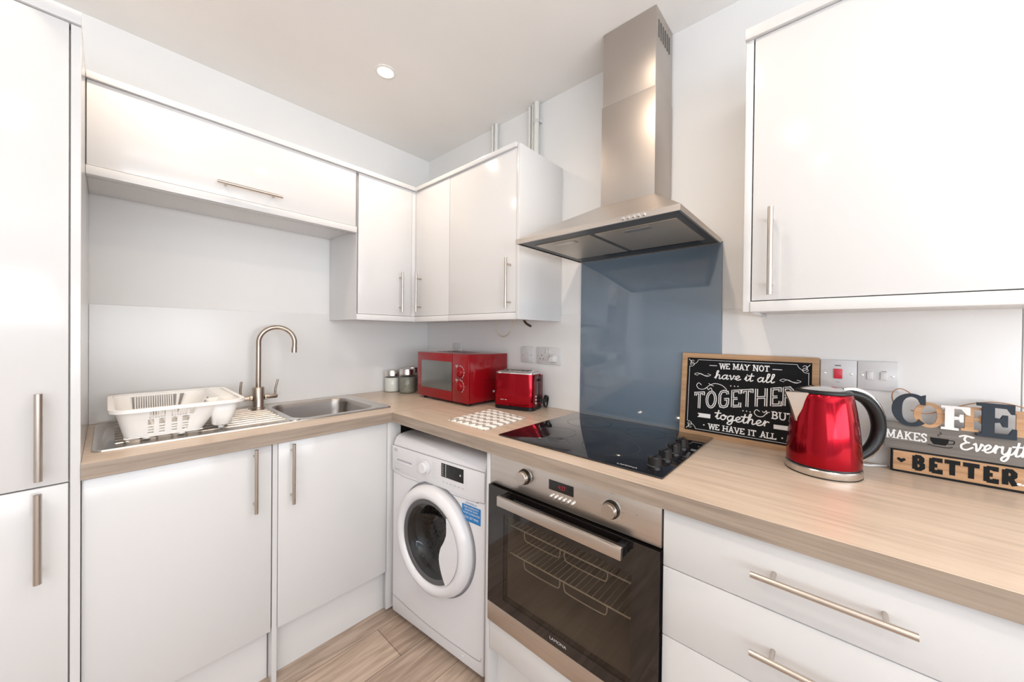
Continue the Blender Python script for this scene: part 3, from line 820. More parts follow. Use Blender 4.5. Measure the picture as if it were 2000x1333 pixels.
# ------------------------------------------------------------------ splashback and hood
tag(obj('splashback', B(-.0065, -.0003, -1.8585, -1.2585, ZC, 1.665, bev=.001), 'blueglass'), 'blue-grey glass splashback behind the black hob', 'splashback')
t = thing('cooker_hood', 'stainless steel chimney cooker hood above the hob', 'cooker hood', (-.23, -1.554, 1.657))
hy0, hy1, hd, hz = -1.8545, -1.2535, -.4690, 1.657; cy0, cy1, cd = -1.6716, -1.4536, -.181
bm = BM()
a = [(hd, hy0, hz), (0-.008, hy0, hz), (-.008, hy1, hz), (hd, hy1, hz)]
b = [(x, y, hz+.0175) for x, y, z in a]
c = [(cd-.002, cy0-.002, 1.8326), (-.008, cy0-.002, 1.8326), (-.008, cy1+.002, 1.8326), (cd-.002, cy1+.002, 1.8326)]
rs = [ringverts(bm, l) for l in (a, b, c)]
bridge(bm, rs[0], rs[1]); bridge(bm, rs[1], rs[2]); bm.faces.new(rs[2])
# underside ledge
ins = ringverts(bm, [(hd+.006, hy0+.006, hz), (-.012, hy0+.006, hz), (-.012, hy1-.006, hz), (hd+.006, hy1-.006, hz)])
bridge(bm, rs[0], ins)
bmesh.ops.recalc_face_normals(bm, faces=bm.faces)
obj('canopy', bm, 'steelh', t, smooth=False)
bm = BM(); box(bm, hd+.0062, -.0122, hy0+.0062, hy1-.0062, hz+.003, hz+.006); u_ = obj('underside', bm, 'hoodunder', t)
for y0, y1 in ((-1.5325, -1.296), (-1.822, -1.5525)):
    bm = BM(); box(bm, -.400, -.098, y0, y1, hz+.0005, hz+.0032, bev=.001); f_ = obj('grease_filter', bm, 'filter', t)
    ym = (y0+y1)/2; bm = BM(); box(bm, -.378, -.352, ym-.045, ym+.045, hz-.001, hz+.0004, bev=.0004); obj('filter_catch', bm, 'handle', f_)
bm = BM(); box(bm, -.088, -.04, -1.80, -1.42, hz+.001, hz+.0031); obj('lamp_cover', bm, 'black', t)
for k in range(5):
    y = -1.6895-.016*k
    bm = BM(); lathe(bm, [(.0052, 0), (.0052, -.004), (.004, -.006), (0, -.0065)], (hd, y, hz+.009), 18, 'x'); obj('push_button', bm, 'chrome', t)
bm = BM(); box(bm, cd, -.008, cy0, cy1, 1.8328, 2.228, bev=.0015); ch = obj('lower_chimney', bm, 'steel', t)
bm = BM(); box(bm, cd+.0025, -.008, cy0+.0025, cy1-.0025, 2.2282, ZCE-.001, bev=.0015); ch2 = obj('upper_chimney', bm, 'steel', t)
for k in range(6):
    x = -.157+.0215*k
    bm = BM(); box(bm, x, x+.0095, cy0+.0012, cy0+.0028, 2.418, 2.481); obj('vent_slot', bm, 'shadowgap', ch2)

# ------------------------------------------------------------------ oven
t = thing('oven', 'built-in stainless steel electric oven with black glass door under the hob', 'oven', (-.6, -1.567, .32))
FX = -.6
fo = planefn((FX, 0, 0), (0, -1, 0), (0, 0, 1))
obj('control_panel', B(FX-.002, FX+.02, OY1+.001, OY0-.001, .7975, ZU-.0015, bev=.001), 'steelh', t)
cp = t.children[-1]
for y, z in ((-1.4286, .858), (-1.732, .852)):
    bm = BM(); lathe(bm, [(.026, -.0022), (.026, -.004), (.0225, -.005), (.0215, -.008), (.0205, -.024), (.019, -.027), (0, -.0275)], (FX, y, z), 36, 'x'); k_ = obj('knob', bm, 'chrome', cp)
    k_.data.materials[0] = M['handle']
    bm = BM(); lathe(bm, [(.0245, -.0042), (.0232, -.014), (.0222, -.0142)], (FX, y, z), 36, 'x', cap0=False, cap1=False); obj('knob_collar', bm, 'black', k_)
    bm = BM(); f3 = planefn((FX-.0023, y, z), (0, -1, 0), (0, 0, 1))
    for a in (0, 30, 60, 180, 210, 240, -30, -60): 
        a = math.radians(a); ribbon(bm, [(.031*math.cos(a), .031*math.sin(a)), (.035*math.cos(a), .035*math.sin(a))], .0012, f3, .0002)
    ribbon(bm, rrect(-.004, .004, .040, .050, .001, 1), .0009, f3, .0002, closed=True)
    obj('knob_marks', bm, 'print', cp)
bm = B(FX-.0028, FX-.0018, -1.6115, -1.5230, .8455, .8755, bev=.0006); dsp = obj('display', bm, 'dispblk', cp)
bm = text_bm('4:37', .019, planefn((FX-.0030, -1.571, .8545), (0, -1, 0), (0, 0, 1)), 0, sx=.8); obj('clock_digits', bm, 'led', dsp)
for k in range(6):
    y = -1.5350-.0152*k
    bm = BM(); lathe(bm, [(.0052, 0), (.0050, -.006), (.003, -.0085), (0, -.009)], (FX-.002, y, .8285), 18, 'x'); obj('button', bm, 'chrome', cp)
bm = BM()
for k in range(6): ribbon(bm, [(1.5335+.0152*k, .8155), (1.5365+.0152*k, .8155)], .003, fo, .0023)
disc(bm, (1.801, .858), .002, fo, .0023)
obj('button_marks', bm, 'print', cp)
# door: black glass ring with tinted pane
WY0, WY1, WZ0, WZ1 = -1.793, -1.343, .4215, .7105
bm = BM()
X0, X1 = FX-.012, FX+.01
box(bm, X0, X1, OY1+.001, OY0-.001, WZ1, .7925); box(bm, X0, X1, OY1+.001, OY0-.001, .3875, WZ0)
box(bm, X0, X1, WY1, OY0-.001, WZ0, WZ1); box(bm, X0, X1, OY1+.001, WY0, WZ0, WZ1)
dr = obj('door', bm, 'ovenglass', t, smooth=False)
bm = BM(); box(bm, X0+.0002, X0+.003, WY0, WY1, WZ0, WZ1); obj('window_pane', bm, 'tint', dr)
obj('lower_trim', B(FX-.012, FX+.01, OY1+.001, OY0-.001, .3205, .3868, bev=.001), 'steelh', t)
bm = BM(); box(bm, -.654, -.642, -1.783, -1.351, .7565, .787, bev=.0012); hn = obj('handle', bm, 'steelh', dr)
for y in (-1.361, -1.773):
    bm = BM(); box(bm, -.6425, X0+.001, y-.010, y+.010, .759, .7845, bev=.001); obj('handle_mount', bm, 'black', hn)
bm = BM(); box(bm, -.642, -.6405, -1.783, -1.351, .7565, .787); obj('handle_back', bm, 'black', hn)
bm = text_bm('LAMONA', .0125, planefn((X0-.0003, -1.569, .4015), (0, -1, 0), (0, 0, 1)), 0, sx=1.15); obj('maker_name', bm, 'printl', dr)
bm = BM()      # cavity, open to the front
cx0, cx1, cya, cyb, cza, czb = FX+.012, -.13, -1.80, -1.335, .405, .725
for a in ((cx0, cx1, cya, cyb, cza-.004, cza), (cx0, cx1, cya, cyb, czb, czb+.004), (cx0, cx1, cya-.004, cya, cza, czb), (cx0, cx1, cyb, cyb+.004, cza, czb), (cx1, cx1+.004, cya, cyb, cza, czb)): box(bm, *a)
obj('cavity', bm, 'cavity', t, smooth=False)
for zr_ in (.655, .560):
    bm = BM(); xr = FX+.030
    tube(bm, [(xr, cyb-.003, zr_), (xr, cya+.003, zr_)], .0022, 8)
    tube(bm, [(-.17, cyb-.003, zr_), (-.17, cya+.003, zr_)], .0022, 8)
    for k in range(24):
        y = cyb-.012-(cyb-cya-.02)*k/23
        tube(bm, [(xr-.002, y, zr_+.001), (-.17, y, zr_+.001)], .0012, 6)
    for ya in (-1.40, -1.56):      # the two drop-down stops
        tube(bm, catmull([(xr, ya, zr_), (xr, ya-.002, zr_-.022), (xr, ya-.02, zr_-.030), (xr, ya-.125, zr_-.030), (xr, ya-.143, zr_-.022), (xr, ya-.145, zr_)], 4), .0016, 8)
    obj('oven_rack', bm, 'rack', t)

# ------------------------------------------------------------------ washing machine
WA = math.radians(-84.8)
t = thing('washing_machine', 'white front-loading washing machine under the worktop beside the oven', 'washing machine', (-.615, -.633, 0), WA)
W_ = .572; D_ = .47
def LB(*a, **k): return B(*a, **k)
bm = BM()      # body with rounded top front edge, extruded along local x
prof = [(0, .10), (0, .795), (.004, .815), (.013, .832), (.030, .842), (.055, .846), (D_, .846), (D_, .025), (.01, .025), (.002, .03), (0, .04)]
fnp = lambda y, z, x: Vector((x, y, z))
a = ringverts(bm, [fnp(y, z, 0.003) for y, z in prof]); b = ringverts(bm, [fnp(y, z, W_-.003) for y, z in prof])
bridge(bm, a, b); bm.faces.new(a); bm.faces.new(b); bmesh.ops.recalc_face_normals(bm, faces=bm.faces)
es = [e for e in bm.edges if abs(e.verts[0].co.x-e.verts[1].co.x) < 1e-6]
bmesh.ops.bevel(bm, geom=es, offset=.006, segments=3, affect='EDGES', profile=.5)
ff = max((f for f in bm.faces if f.normal.y < -.99), key=lambda f: f.calc_area())
lp = list(ff.verts); bmesh.ops.delete(bm, geom=[ff], context='FACES_ONLY')
cv = ringverts(bm, [(.297+.171*math.cos(2*PI*k/60), 0, .462+.171*math.sin(2*PI*k/60)) for k in range(60)])
bmesh.ops.triangle_fill(bm, use_beauty=True, edges=loop_edges(lp)+loop_edges(cv))
for f in bm.faces:
    f.normal_update()
    if f.calc_center_median().y < 1e-4 and f.normal.y > .9: f.normal_flip()
obj('body', bm, 'appl', t, False, sharp=40)
wf = planefn((0, -.0002, 0), (1, 0, 0), (0, 0, 1))      # front face, normal -y
bm = BM(); box(bm, .002, W_-.002, -.004, .001, .684, .797, bev=.002); cpn = obj('control_panel', bm, 'appl', t, False)
wf4 = planefn((0, -.0042, 0), (1, 0, 0), (0, 0, 1))
bm = BM(); ribbon(bm, catmull([(.003, .674), (.06, .672), (.11, .668), (.50, .674), (.53, .678), (.568, .682)], 8), .0018, wf, .0002)
ribbon(bm, catmull([(.003, .104), (.2, .082), (.34, .077), (.50, .079), (.545, .082), (.556, .088), (.560, .10)], 8), .0018, wf, .0003)
ribbon(bm, [(.003, .7985), (W_-.003, .7985)], .0016, wf, .0003)
obj('panel_seams', bm, 'print', t, False)
bm = BM(); box(bm, .458, .470, -.004, .001, .055, .061, bev=.001); obj('flap_catch', bm, 'appl', t, False)
bm = BM(); box(bm, .030, .150, -.0055, -.003, .722, .746, bev=.002); dr = obj('detergent_drawer', bm, 'appl', cpn, False)
bm = BM(); box(bm, .040, .148, -.0062, -.0053, .736, .745, bev=.001); obj('drawer_grip', bm, 'print', dr, False)
dr.children[0].data.materials[0] = mat('grip_grey', (.42, .42, .46), .4)
bm = BM(); box(bm, .335, .462, -.0055, -.0035, .732, .787, bev=.001); dsp = obj('display', bm, 'dispblk', cpn, False)
bm = BM(); f5 = planefn((0, -.0058, 0), (1, 0, 0), (0, 0, 1))
for k in range(6): ribbon(bm, [(.341, .740+.008*k), (.348, .740+.008*k)], .002, f5, 0); ribbon(bm, [(.361, .739+.0085*k), (.3645, .739+.0085*k)], .006, f5, 0)
ribbon(bm, [(.363, .733), (.363, .786)], .0008, f5, 0); disc(bm, (.445, .760), .004, f5, 0, 10)
obj('display_marks', bm, 'printl', dsp, False)
bm = BM(); lathe(bm, [(.030, -.004), (.030, -.009), (.024, -.011), (.0225, -.026), (.020, -.028), (0, -.0285)], (.238, 0, .748), 36, 'y'); kn = obj('programme_dial', bm, 'appl', cpn, False)
bm = BM(); ribbon(bm, [(.238+.0305*math.cos(2*PI*k/40), .748+.0305*math.sin(2*PI*k/40)) for k in range(40)], .001, wf4, .0003, closed=True)
for k in range(7):
    for s in (-1, 1): ribbon(bm, [(.238+s*.040, .715+.010*k), (.238+s*.062, .715+.010*k)], .0011, wf4, .0003)
for k in range(5): ribbon(bm, [(.474, .736+.010*k), (.478, .736+.010*k)], .003, wf4, .0003)
for k in range(6): ribbon(bm, [(.343+.022*k, .712), (.353+.022*k, .712)], .004, wf4, .0003)
pg = mat('pale_grey_print', (.50, .50, .52), .5)
obj('dial_text', bm, pg, cpn, False)
bm = text_bm('beko', .014, planefn((.028, -.0046, .779), (1, 0, 0), (0, 0, 1)), 0); 
ribbon(bm, [(.014, .7745), (.042, .7745)], .001, planefn((0, -.0046, 0), (1, 0, 0), (0, 0, 1)), 0); obj('maker_name', bm, 'print', cpn, False)
bm = text_bm('6 kg A++', .009, planefn((.040, -.0046, .692), (1, 0, 0), (0, 0, 1)), 0); obj('capacity_text', bm, 'print', cpn, False)
# sticker
bm = BM(); poly(bm, [(.452, .592), (.550, .592), (.550, .655), (.452, .655)], wf, .0006); st = obj('sticker', bm, 'sticker', t, False, label='blue sticker with white lettering')
bm = BM()
for s, z, sz in (('DELIVERED BY', .6595, .0095),):
    b2 = text_bm(s, sz, planefn((.501, -.001, z), (1, 0, 0), (0, 0, 1)), 0); tm = bpy.data.meshes.new('x'); b2.to_mesh(tm); bm.from_mesh(tm); b2.free()
obj('sticker_heading', bm, M['sticker'], st, False)
bm = BM()
for s, z, sz in (('FREE WARRANTY', .643, .010), ('REGISTER NOW', .6325, .0095), ('YOUR GUARANTEE', .6205, .010), ('0333 207 9943', .6035, .0125)):
    b2 = text_bm(s, sz, planefn((.501, -.0012, z), (1, 0, 0), (0, 0, 1)), 0); tm = bpy.data.meshes.new('x'); b2.to_mesh(tm); bm.from_mesh(tm); b2.free()
obj('sticker_text', bm, 'whitepaint', st, False)
# door
dc = (.297, 0, .462)
bm = BM(); lathe(bm, [(.168, -.004), (.168, -.030), (.174, -.040), (.186, -.046), (.200, -.044), (.213, -.034), (.221, -.018), (.223, -.001)], dc, 72, 'y', cap0=False, cap1=False)
bmesh.ops.recalc_face_normals(bm, faces=bm.faces)
for f in bm.faces: pass
wd = obj('door', bm, 'appl', t, False, sharp=60)
wd.modifiers.new('thickness', 'SOLIDIFY').thickness = .002
bm = BM(); ribbon(bm, [(dc[0]+.2275*math.cos(2*PI*k/72), dc[2]+.2275*math.sin(2*PI*k/72)) for k in range(72)], .007, wf, .0004, closed=True)
obj('door_recess', bm, mat('recess_grey', (.22, .22, .24), .5), t, False)
bm = BM(); lathe(bm, [(.170, -.006), (.170, -.030), (.160, -.034), (.150, -.030), (.140, -.010)], dc, 60, 'y', cap0=False, cap1=False); obj('door_seal', bm, 'rubber', wd, False, sharp=60)
bm = BM(); lathe(bm, [(.158, -.031), (.13, -.020), (.12, -.006), (.10, .02), (.07, .032), (0, .036)], dc, 60, 'y', cap0=False, cap1=False); obj('glass_bowl', bm, 'doorglass', wd, False, sharp=60)
bm = BM(); lathe(bm, [(.171, .0), (.160, .012), (.168, .03), (.150, .05), (.150, .06)], dc, 60, 'y', cap0=False, cap1=False); obj('rubber_gasket', bm, 'rubber', t, False, sharp=60)
bm = BM(); lathe(bm, [(.151, .058), (.21, .062), (.21, .33), (.20, .345), (0, .35)], dc, 60, 'y', cap0=False, cap1=False)
for k in range(3):
    a = math.radians(70+120*k); tube(bm, [(dc[0]+.20*math.cos(a), .075, dc[2]+.20*math.sin(a)), (dc[0]+.20*math.cos(a), .34, dc[2]+.20*math.sin(a))], [.026, .014], 10, up=Vector((1, 0, 0)))
o = obj('drum', bm, 'drum', t, False, sharp=50)
bm = BM()      # white finger grip closing the right side of the opening
g = []
for k in range(25):
    a = math.radians(50-100*k/24); g.append((dc[0]+.172*math.cos(a), dc[2]+.172*math.sin(a)))
inner = catmull([(dc[0]+.110, dc[2]-.132), (dc[0]+.088, dc[2]-.095), (dc[0]+.072, dc[2]-.045), (dc[0]+.078, dc[2]+.0), (dc[0]+.100, dc[2]+.040), (dc[0]+.112, dc[2]+.075), (dc[0]+.110, dc[2]+.132)], 6)
prism(bm, g+inner, lambda u, v, tt: Vector((u, tt, v)), -.043, -.030)
obj('door_grip', bm, 'appl', wd, False, sharp=60)
for fx, fy in ((.05, .05), (W_-.05, .05), (.05, D_-.05), (W_-.05, D_-.05)):
    bm = BM(); lathe(bm, [(.02, 0), (.018, .026)], (fx, fy, 0), 16); obj('foot', bm, 'black', t, False)

# ------------------------------------------------------------------ kettle
KX, KY = -.1816, -2.1521
ang = math.atan2(-.753, .658)          # handle points along local +x
t = thing('kettle', 'red metallic kettle with black loop handle on a steel base', 'kettle', (KX, KY, ZC), ang)
bm = BM(); lathe(bm, [(.082, .0), (.0838, .0035), (.0838, .018), (.0815, .0205), (0, .0205)], (0, 0, .0006), 56); obj('power_base', bm, 'chrome', t, False, label='steel power base')
t.children[-1].data.materials[0] = M['sink']
bm = BM(); lathe(bm, [(.0835, .0000), (.0842, .0012), (.0838, .0026)], (0, 0, .0004), 56); obj('base_foot', bm, 'black', t, False)
bm = BM(); lathe(bm, [(.0815, .0205), (.0822, .0225), (.0815, .0255)], (0, 0, .0006), 56); obj('base_seam', bm, 'black', t, False)
bm = BM(); lathe(bm, [(.0822, .0265), (.0825, .035), (.0815, .065), (.079, .10), (.0755, .135), (.071, .17), (.0665, .195), (.0635, .210), (.0605, .217), (.059, .2185)], (0, 0, 0), 64); obj('body', bm, 'redmet', t, False, sharp=70)
bm = BM(); lathe(bm, [(.0615, .2165), (.0622, .220), (.061, .2235), (.050, .227)], (0, 0, 0), 56); li = obj('lid', bm, 'black', t, False)
bm = BM(); lathe(bm, [(.052, .2265), (.040, .2305), (.022, .2345), (0, .236)], (-.004, 0, 0), 48); obj('lid_dome', bm, 'chrome', li, False)
# spout: V shaped beak pointing along local -x
bm = BM()
def sp_ring(x_t, half_w, z, x_in): return [(x_in, -half_w, z), (x_t, -.003, z), (x_t, .003, z), (x_in, half_w, z)]
L = [sp_ring(-.0765, .004, .138, -.066), sp_ring(-.087, .017, .168, -.060), sp_ring(-.098, .020, .198, -.055), sp_ring(-.108, .023, .2185, -.052)]
loft(bm, L); obj('spout', bm, 'chrome', t, False, sharp=20)
t.children[-1].data.materials[0] = M['handle']
# handle
hp = catmull([(.056, .213), (.082, .2125), (.116, .198), (.142, .168), (.154, .128), (.149, .092), (.130, .062), (.104, .042), (.080, .035)], 6)
bm = BM(); tube(bm, [(x, 0, z) for x, z in hp], [.0095+.0070*math.sin(PI*i/(len(hp)-1)) for i in range(len(hp))], 16, ell=(1.0, 1.0), up=Vector((0, 1, 0))); hd_ = obj('handle', bm, 'black', t, False, sharp=60)
bm = BM(); bnd = []
for i, (x, z) in enumerate(hp):
    a = hp[max(i-1, 0)]; b = hp[min(i+1, len(hp)-1)]; tx, tz = b[0]-a[0], b[1]-a[1]; L_ = math.hypot(tx, tz); nx, nz = -tz/L_, tx/L_
    rr = .0095+.0070*math.sin(PI*i/(len(hp)-1))
    bnd.append((x-(tz/L_)*rr, 0, z+(tx/L_)*rr))
tube(bm, bnd, [.003]*len(bnd), 10, ell=(2.6, .8), up=Vector((0, 1, 0))); obj('handle_trim', bm, 'chrome', hd_, False, sharp=60)
bm = BM(); box(bm, .084, .112, -.006, .006, .2065, .2115, bev=.002, T=Matrix.Translation((.098, 0, .209)) @ Matrix.Rotation(math.radians(35), 4, 'Y') @ Matrix.Translation((-.098, 0, -.209))); obj('switch', bm, 'black', hd_, False)
bm = BM(); pr = [(.0822, .0265), (.0825, .035), (.0815, .065), (.079, .10), (.0755, .135), (.071, .17), (.0665, .195), (.0635, .210)]
Lr = []
for r, z in pr: Lr.append([((r+.0012)*math.cos(a), (r+.0012)*math.sin(a), z) for a in (-.10, -.05, 0, .05, .10)])
G3 = [ringverts(bm, l) for l in Lr]
for a, b in zip(G3, G3[1:]): bridge(bm, a, b, close=False)
bmesh.ops.recalc_face_normals(bm, faces=bm.faces)
obj('water_gauge', bm, 'black', t, False)

# ------------------------------------------------------------------ sockets and switches on the right wall
PW = -.0036
def plate(name, label, cat, y0, y1, z0, z1):
    t = thing(name, label, cat, (PW, (y0+y1)/2, (z0+z1)/2))
    obj('plate', B(PW-.0085, PW, y1, y0, z0, z1, bev=.0025), 'whitepl', t); return t
fw = planefn((PW-.0085, 0, 0), (0, -1, 0), (0, 0, 1))
def screw(t, y, z):
    bm = BM(); lathe(bm, [(.0035, 0), (.003, -.0012), (0, -.0016)], (PW-.0085, y, z), 14, 'x'); obj('screw', bm, 'chrome', t)
def pins(t, y, z):
    bm = BM()
    for dy, dz, w_, h_ in ((0, .012, .004, .008), (-.010, -.006, .0065, .004), (.010, -.006, .0065, .004)): poly(bm, [(-(y+dy)-w_/2, z+dz-h_/2), (-(y+dy)+w_/2, z+dz-h_/2), (-(y+dy)+w_/2, z+dz+h_/2), (-(y+dy)-w_/2, z+dz+h_/2)], fw, .0003)
    obj('socket_holes', bm, 'shadowgap', t)
t = plate('wall_switch', 'single white switch plate on the wall directly above the microwave', 'switch', -.297, -.382, 1.170, 1.256)
obj('rocker', B(PW-.012, PW-.0085, -.349, -.329, 1.205, 1.226, bev=.001), 'whitepl', t); screw(t, -.309, 1.213); screw(t, -.369, 1.213)
t = plate('fused_switch', 'single white fused switch plate just right of the microwave', 'switch', -.8905, -.9755, 1.166, 1.251)
obj('rocker', B(PW-.0115, PW-.0085, -.945, -.932, 1.212, 1.232, bev=.001), 'whitepl', t); screw(t, -.9035, 1.206); screw(t, -.963, 1.206)
bm = B(PW-.0105, PW-.0085, -.948, -.930, 1.180, 1.200, bev=.0008); obj('fuse_cover', bm, 'whitepl', t)
t = plate('double_socket', 'white double wall socket with a plug in it, above the toaster', 'socket', -.996, -1.1465, 1.165, 1.250)
pins(t, -1.031, 1.197); pins(t, -1.108, 1.197); screw(t, -1.004, 1.2075); screw(t, -1.138, 1.2075)
for y in (-1.060, -1.079): obj('rocker', B(PW-.0115, PW-.0085, y-.006, y+.006, 1.218, 1.238, bev=.001), 'whitepl', t)
t2 = thing('plug', 'white plug pushed into the right half of the double socket', 'plug', (PW-.009, -1.108, 1.2))
bm = BM(); loft(bm, [[(PW-.0092, y, z) for y, z in rrect(-1.130, -1.086, 1.175, 1.217, .010, 4)], [(PW-.024, y, z) for y, z in rrect(-1.128, -1.088, 1.177, 1.214, .010, 4)], [(PW-.036, y, z) for y, z in rrect(-1.121, -1.095, 1.180, 1.202, .008, 4)]])
obj('plug_body', bm, 'whitepl', t2)
t = plate('cooker_switch', 'white cooker switch plate with a red rocker, beside the black sign', 'switch', -2.1400, -2.2248, 1.163, 1.247)
obj('rocker', B(PW-.0125, PW-.0085, -2.192, -2.172, 1.190, 1.220, bev=.0015), 'redsw', t, label='red rocker switch'); screw(t, -2.1515, 1.205); screw(t, -2.2125, 1.205)
bm = BM(); poly(bm, [(2.1745, 1.2285), (2.1885, 1.2285), (2.1885, 1.2315), (2.1745, 1.2315)], fw, .0003); obj('indicator', bm, 'shadowgap', t)
bm = text_bm('ON', .0055, planefn((PW-.0088, -2.182, 1.1775), (0, -1, 0), (0, 0, 1)), 0); obj('marking', bm, 'print', t)
t = plate('light_switch', 'white double rocker switch plate above the coffee sign', 'switch', -2.2256, -2.3115, 1.163, 1.247)
obj('rocker', B(PW-.0115, PW-.0085, -2.2595, -2.2455, 1.193, 1.217, bev=.001), 'whitepl', t); obj('rocker', B(PW-.0115, PW-.0085, -2.289, -2.274, 1.193, 1.217, bev=.001), 'whitepl', t)
screw(t, -2.2365, 1.205); screw(t, -2.3000, 1.205)
bm = BM(); poly(bm, [(2.276, 1.2185), (2.287, 1.2185), (2.287, 1.2198), (2.276, 1.2198)], fw, .0003); obj('fuse_mark', bm, 'shadowgap', t)

# ------------------------------------------------------------------ pipes, cables
def pipe(y, x, r, label, clipz=None, grp=None):
    z0 = 2.1555
    t = thing('wall_pipe', label, 'pipe', (x, y, z0), 0, grp)
    bm = BM(); tube(bm, [(x, y, z0), (x, y, ZCE-.0005)], r, 18, up=Vector((1, 0, 0))); obj('tube', bm, 'pipe', t)
    if clipz: 
        bm = BM(); lathe(bm, [(r+.003, -.007), (r+.003, .007)], (x, y, clipz), 18); box(bm, x, -.0005, y-r-.007, y-r-.001, clipz-.006, clipz+.006); obj('pipe_clip', bm, 'whitepl', t)
pipe(-.660, -.020, .0085, 'left one of the short pair of white pipes above the corner cupboards')
pipe(-.690, -.022, .0100, 'right one of the short pair of white pipes above the corner cupboards', 2.33)
pipe(-.935, -.016, .0080, 'thin left pipe of the three beside the hood-side cupboard top')
pipe(-.962, -.018, .0090, 'middle pipe of the three beside the hood-side cupboard top')
pipe(-.990, -.026, .0135, 'thickest right pipe of the three beside the hood-side cupboard top', 2.42)
bm = BM(); tube(bm, catmull([(-.045, -.735, 1.3905), (-.046, -.728, 1.352), (-.048, -.757, 1.313), (-.050, -.800, 1.306), (-.052, -.845, 1.330), (-.050, -.868, 1.362), (-.048, -.867, 1.3905)], 8), .0022, 10)
tube(bm, catmull([(-.052, -.740, 1.3905), (-.053, -.734, 1.350), (-.055, -.765, 1.309), (-.057, -.806, 1.301), (-.058, -.85, 1.326), (-.056, -.864, 1.36), (-.053, -.860, 1.3905)], 8), .0022, 10)
tag(obj('hanging_cable', bm, 'cable'), 'cream cable loop hanging below the wall cupboard', 'cable')
bm = BM(); tube(bm, catmull([(-.046, -.935, 1.3905), (-.047, -.955, 1.372), (-.048, -.985, 1.358)], 6), .0062, 12)
tag(obj('cable_stub', bm, 'brown'), 'short dark brown cable end poking out below the wall cupboard', 'cable')

# ------------------------------------------------------------------ downlights
for i, (x, y) in enumerate(LAMPS):
    lb = ['recessed warm ceiling downlight seen above the corner cupboards', 'recessed downlight above the flap cupboard, beyond the top edge',
          'recessed downlight in front of the cooker hood, out of frame', 'recessed downlight over the camera side by the tall cupboard',
          'recessed downlight near the window end by the right wall', 'recessed downlight in the middle near the back window',
          'recessed downlight by the side window', 'recessed downlight in the back corner by the side wall'][i]
    t = thing('downlight', lb, 'ceiling light', (x, y, ZCE), 0)
    bm = BM(); lathe(bm, [(.046, 0), (.046, -.003), (.036, -.005), (.030, -.0015)], (x, y, ZCE-.0003), 36, cap0=False, cap1=False); obj('ring', bm, 'lampring', t)
    bm = BM(); lathe(bm, [(.0, -.0022), (.031, -.0022)], (x, y, ZCE-.0003), 32, cap0=False, cap1=False); obj('bulb', bm, 'lamp', t)

# ------------------------------------------------------------------ lettering
SER = {
 'W': (1.0, [[(0, 1), (.25, 0), (.5, .9), (.75, 0), (1, 1)]], [(0, 1), (1, 1), (.5, .95)]),
 'E': (.62, [[(.1, 1), (.1, 0)], [(.1, .94), (.6, .94), (.6, .76)], [(.1, .5), (.45, .5)], [(.1, .06), (.62, .06), (.62, .26)]], [(.1, 1), (.1, 0)]),
 'M': (.95, [[(.1, 0), (.1, 1), (.48, .2), (.85, 1), (.85, 0)]], [(.08, 1), (.1, 0), (.85, 0), (.87, 1)]),
 'A': (.80, [[(.08, 0), (.4, 1), (.72, 0)], [(.2, .33), (.6, .33)]], [(.08, 0), (.72, 0)]),
 'Y': (.78, [[(.05, 1), (.38, .5), (.38, 0)], [(.72, 1), (.38, .5)]], [(.05, 1), (.72, 1), (.38, 0)]),
 'N': (.82, [[(.1, 0), (.1, 1), (.7, 0), (.7, 1)]], [(.1, 0), (.08, 1), (.7, 1)]),
 'O': (.80, [[(.4+.32*math.cos(2*PI*k/20), .5+.46*math.sin(2*PI*k/20)) for k in range(21)]], []),
 'T': (.72, [[(.04, .78), (.04, .94), (.66, .94), (.66, .78)], [(.35, .94), (.35, 0)]], [(.35, 0)]),
 'H': (.85, [[(.1, 0), (.1, 1)], [(.72, 0), (.72, 1)], [(.1, .5), (.72, .5)]], [(.1, 0), (.1, 1), (.72, 0), (.72, 1)]),
 'V': (.80, [[(.05, 1), (.4, 0), (.73, 1)]], [(.05, 1), (.73, 1)]),
 'I': (.34, [[(.15, 0), (.15, 1)]], [(.15, 0), (.15, 1)]),
 'L': (.62, [[(.1, 1), (.1, .06), (.6, .06), (.6, .26)]], [(.1, 1), (.1, 0)]),
 'B': (.70, [[(.1, 0), (.1, 1)], [(.1, .95), (.4, .95), (.55, .84), (.55, .66), (.4, .53), (.1, .53)], [(.4, .53), (.6, .4), (.6, .18), (.42, .05), (.1, .05)]], [(.1, 1), (.1, 0)]),
 'U': (.82, [[(.1, 1), (.1, .3), (.2, .08), (.4, .02), (.6, .08), (.7, .3), (.7, 1)]], [(.1, 1), (.7, 1)]),
 'K': (.80, [[(.1, 0), (.1, 1)], [(.65, 1), (.12, .42)], [(.28, .58), (.7, 0)]], [(.1, 0), (.1, 1), (.66, 1), (.7, 0)]),
 'S': (.62, [[(.52, .72), (.5, .9), (.3, .97), (.1, .88), (.08, .68), (.28, .54), (.48, .42), (.54, .22), (.42, .06), (.22, .02), (.07, .12), (.05, .28)]], []),
 'R': (.72, [[(.1, 0), (.1, 1)], [(.1, .95), (.42, .95), (.58, .82), (.58, .62), (.42, .48), (.1, .48)], [(.36, .48), (.64, 0)]], [(.1, 1), (.1, 0)]),
 'C': (.78, [[(.7, .75), (.55, .93), (.38, .97), (.18, .88), (.08, .65), (.07, .4), (.17, .13), (.38, .03), (.55, .07), (.7, .25)]], []),
 'G': (.78, [[(.68, .76), (.62, .9), (.4, .97), (.2, .92), (.1, .75), (.1, .25), (.2, .08), (.4, .03), (.6, .08), (.68, .25), (.68, .48), (.42, .48)]], []),
 ' ': (.40, [], []),
}
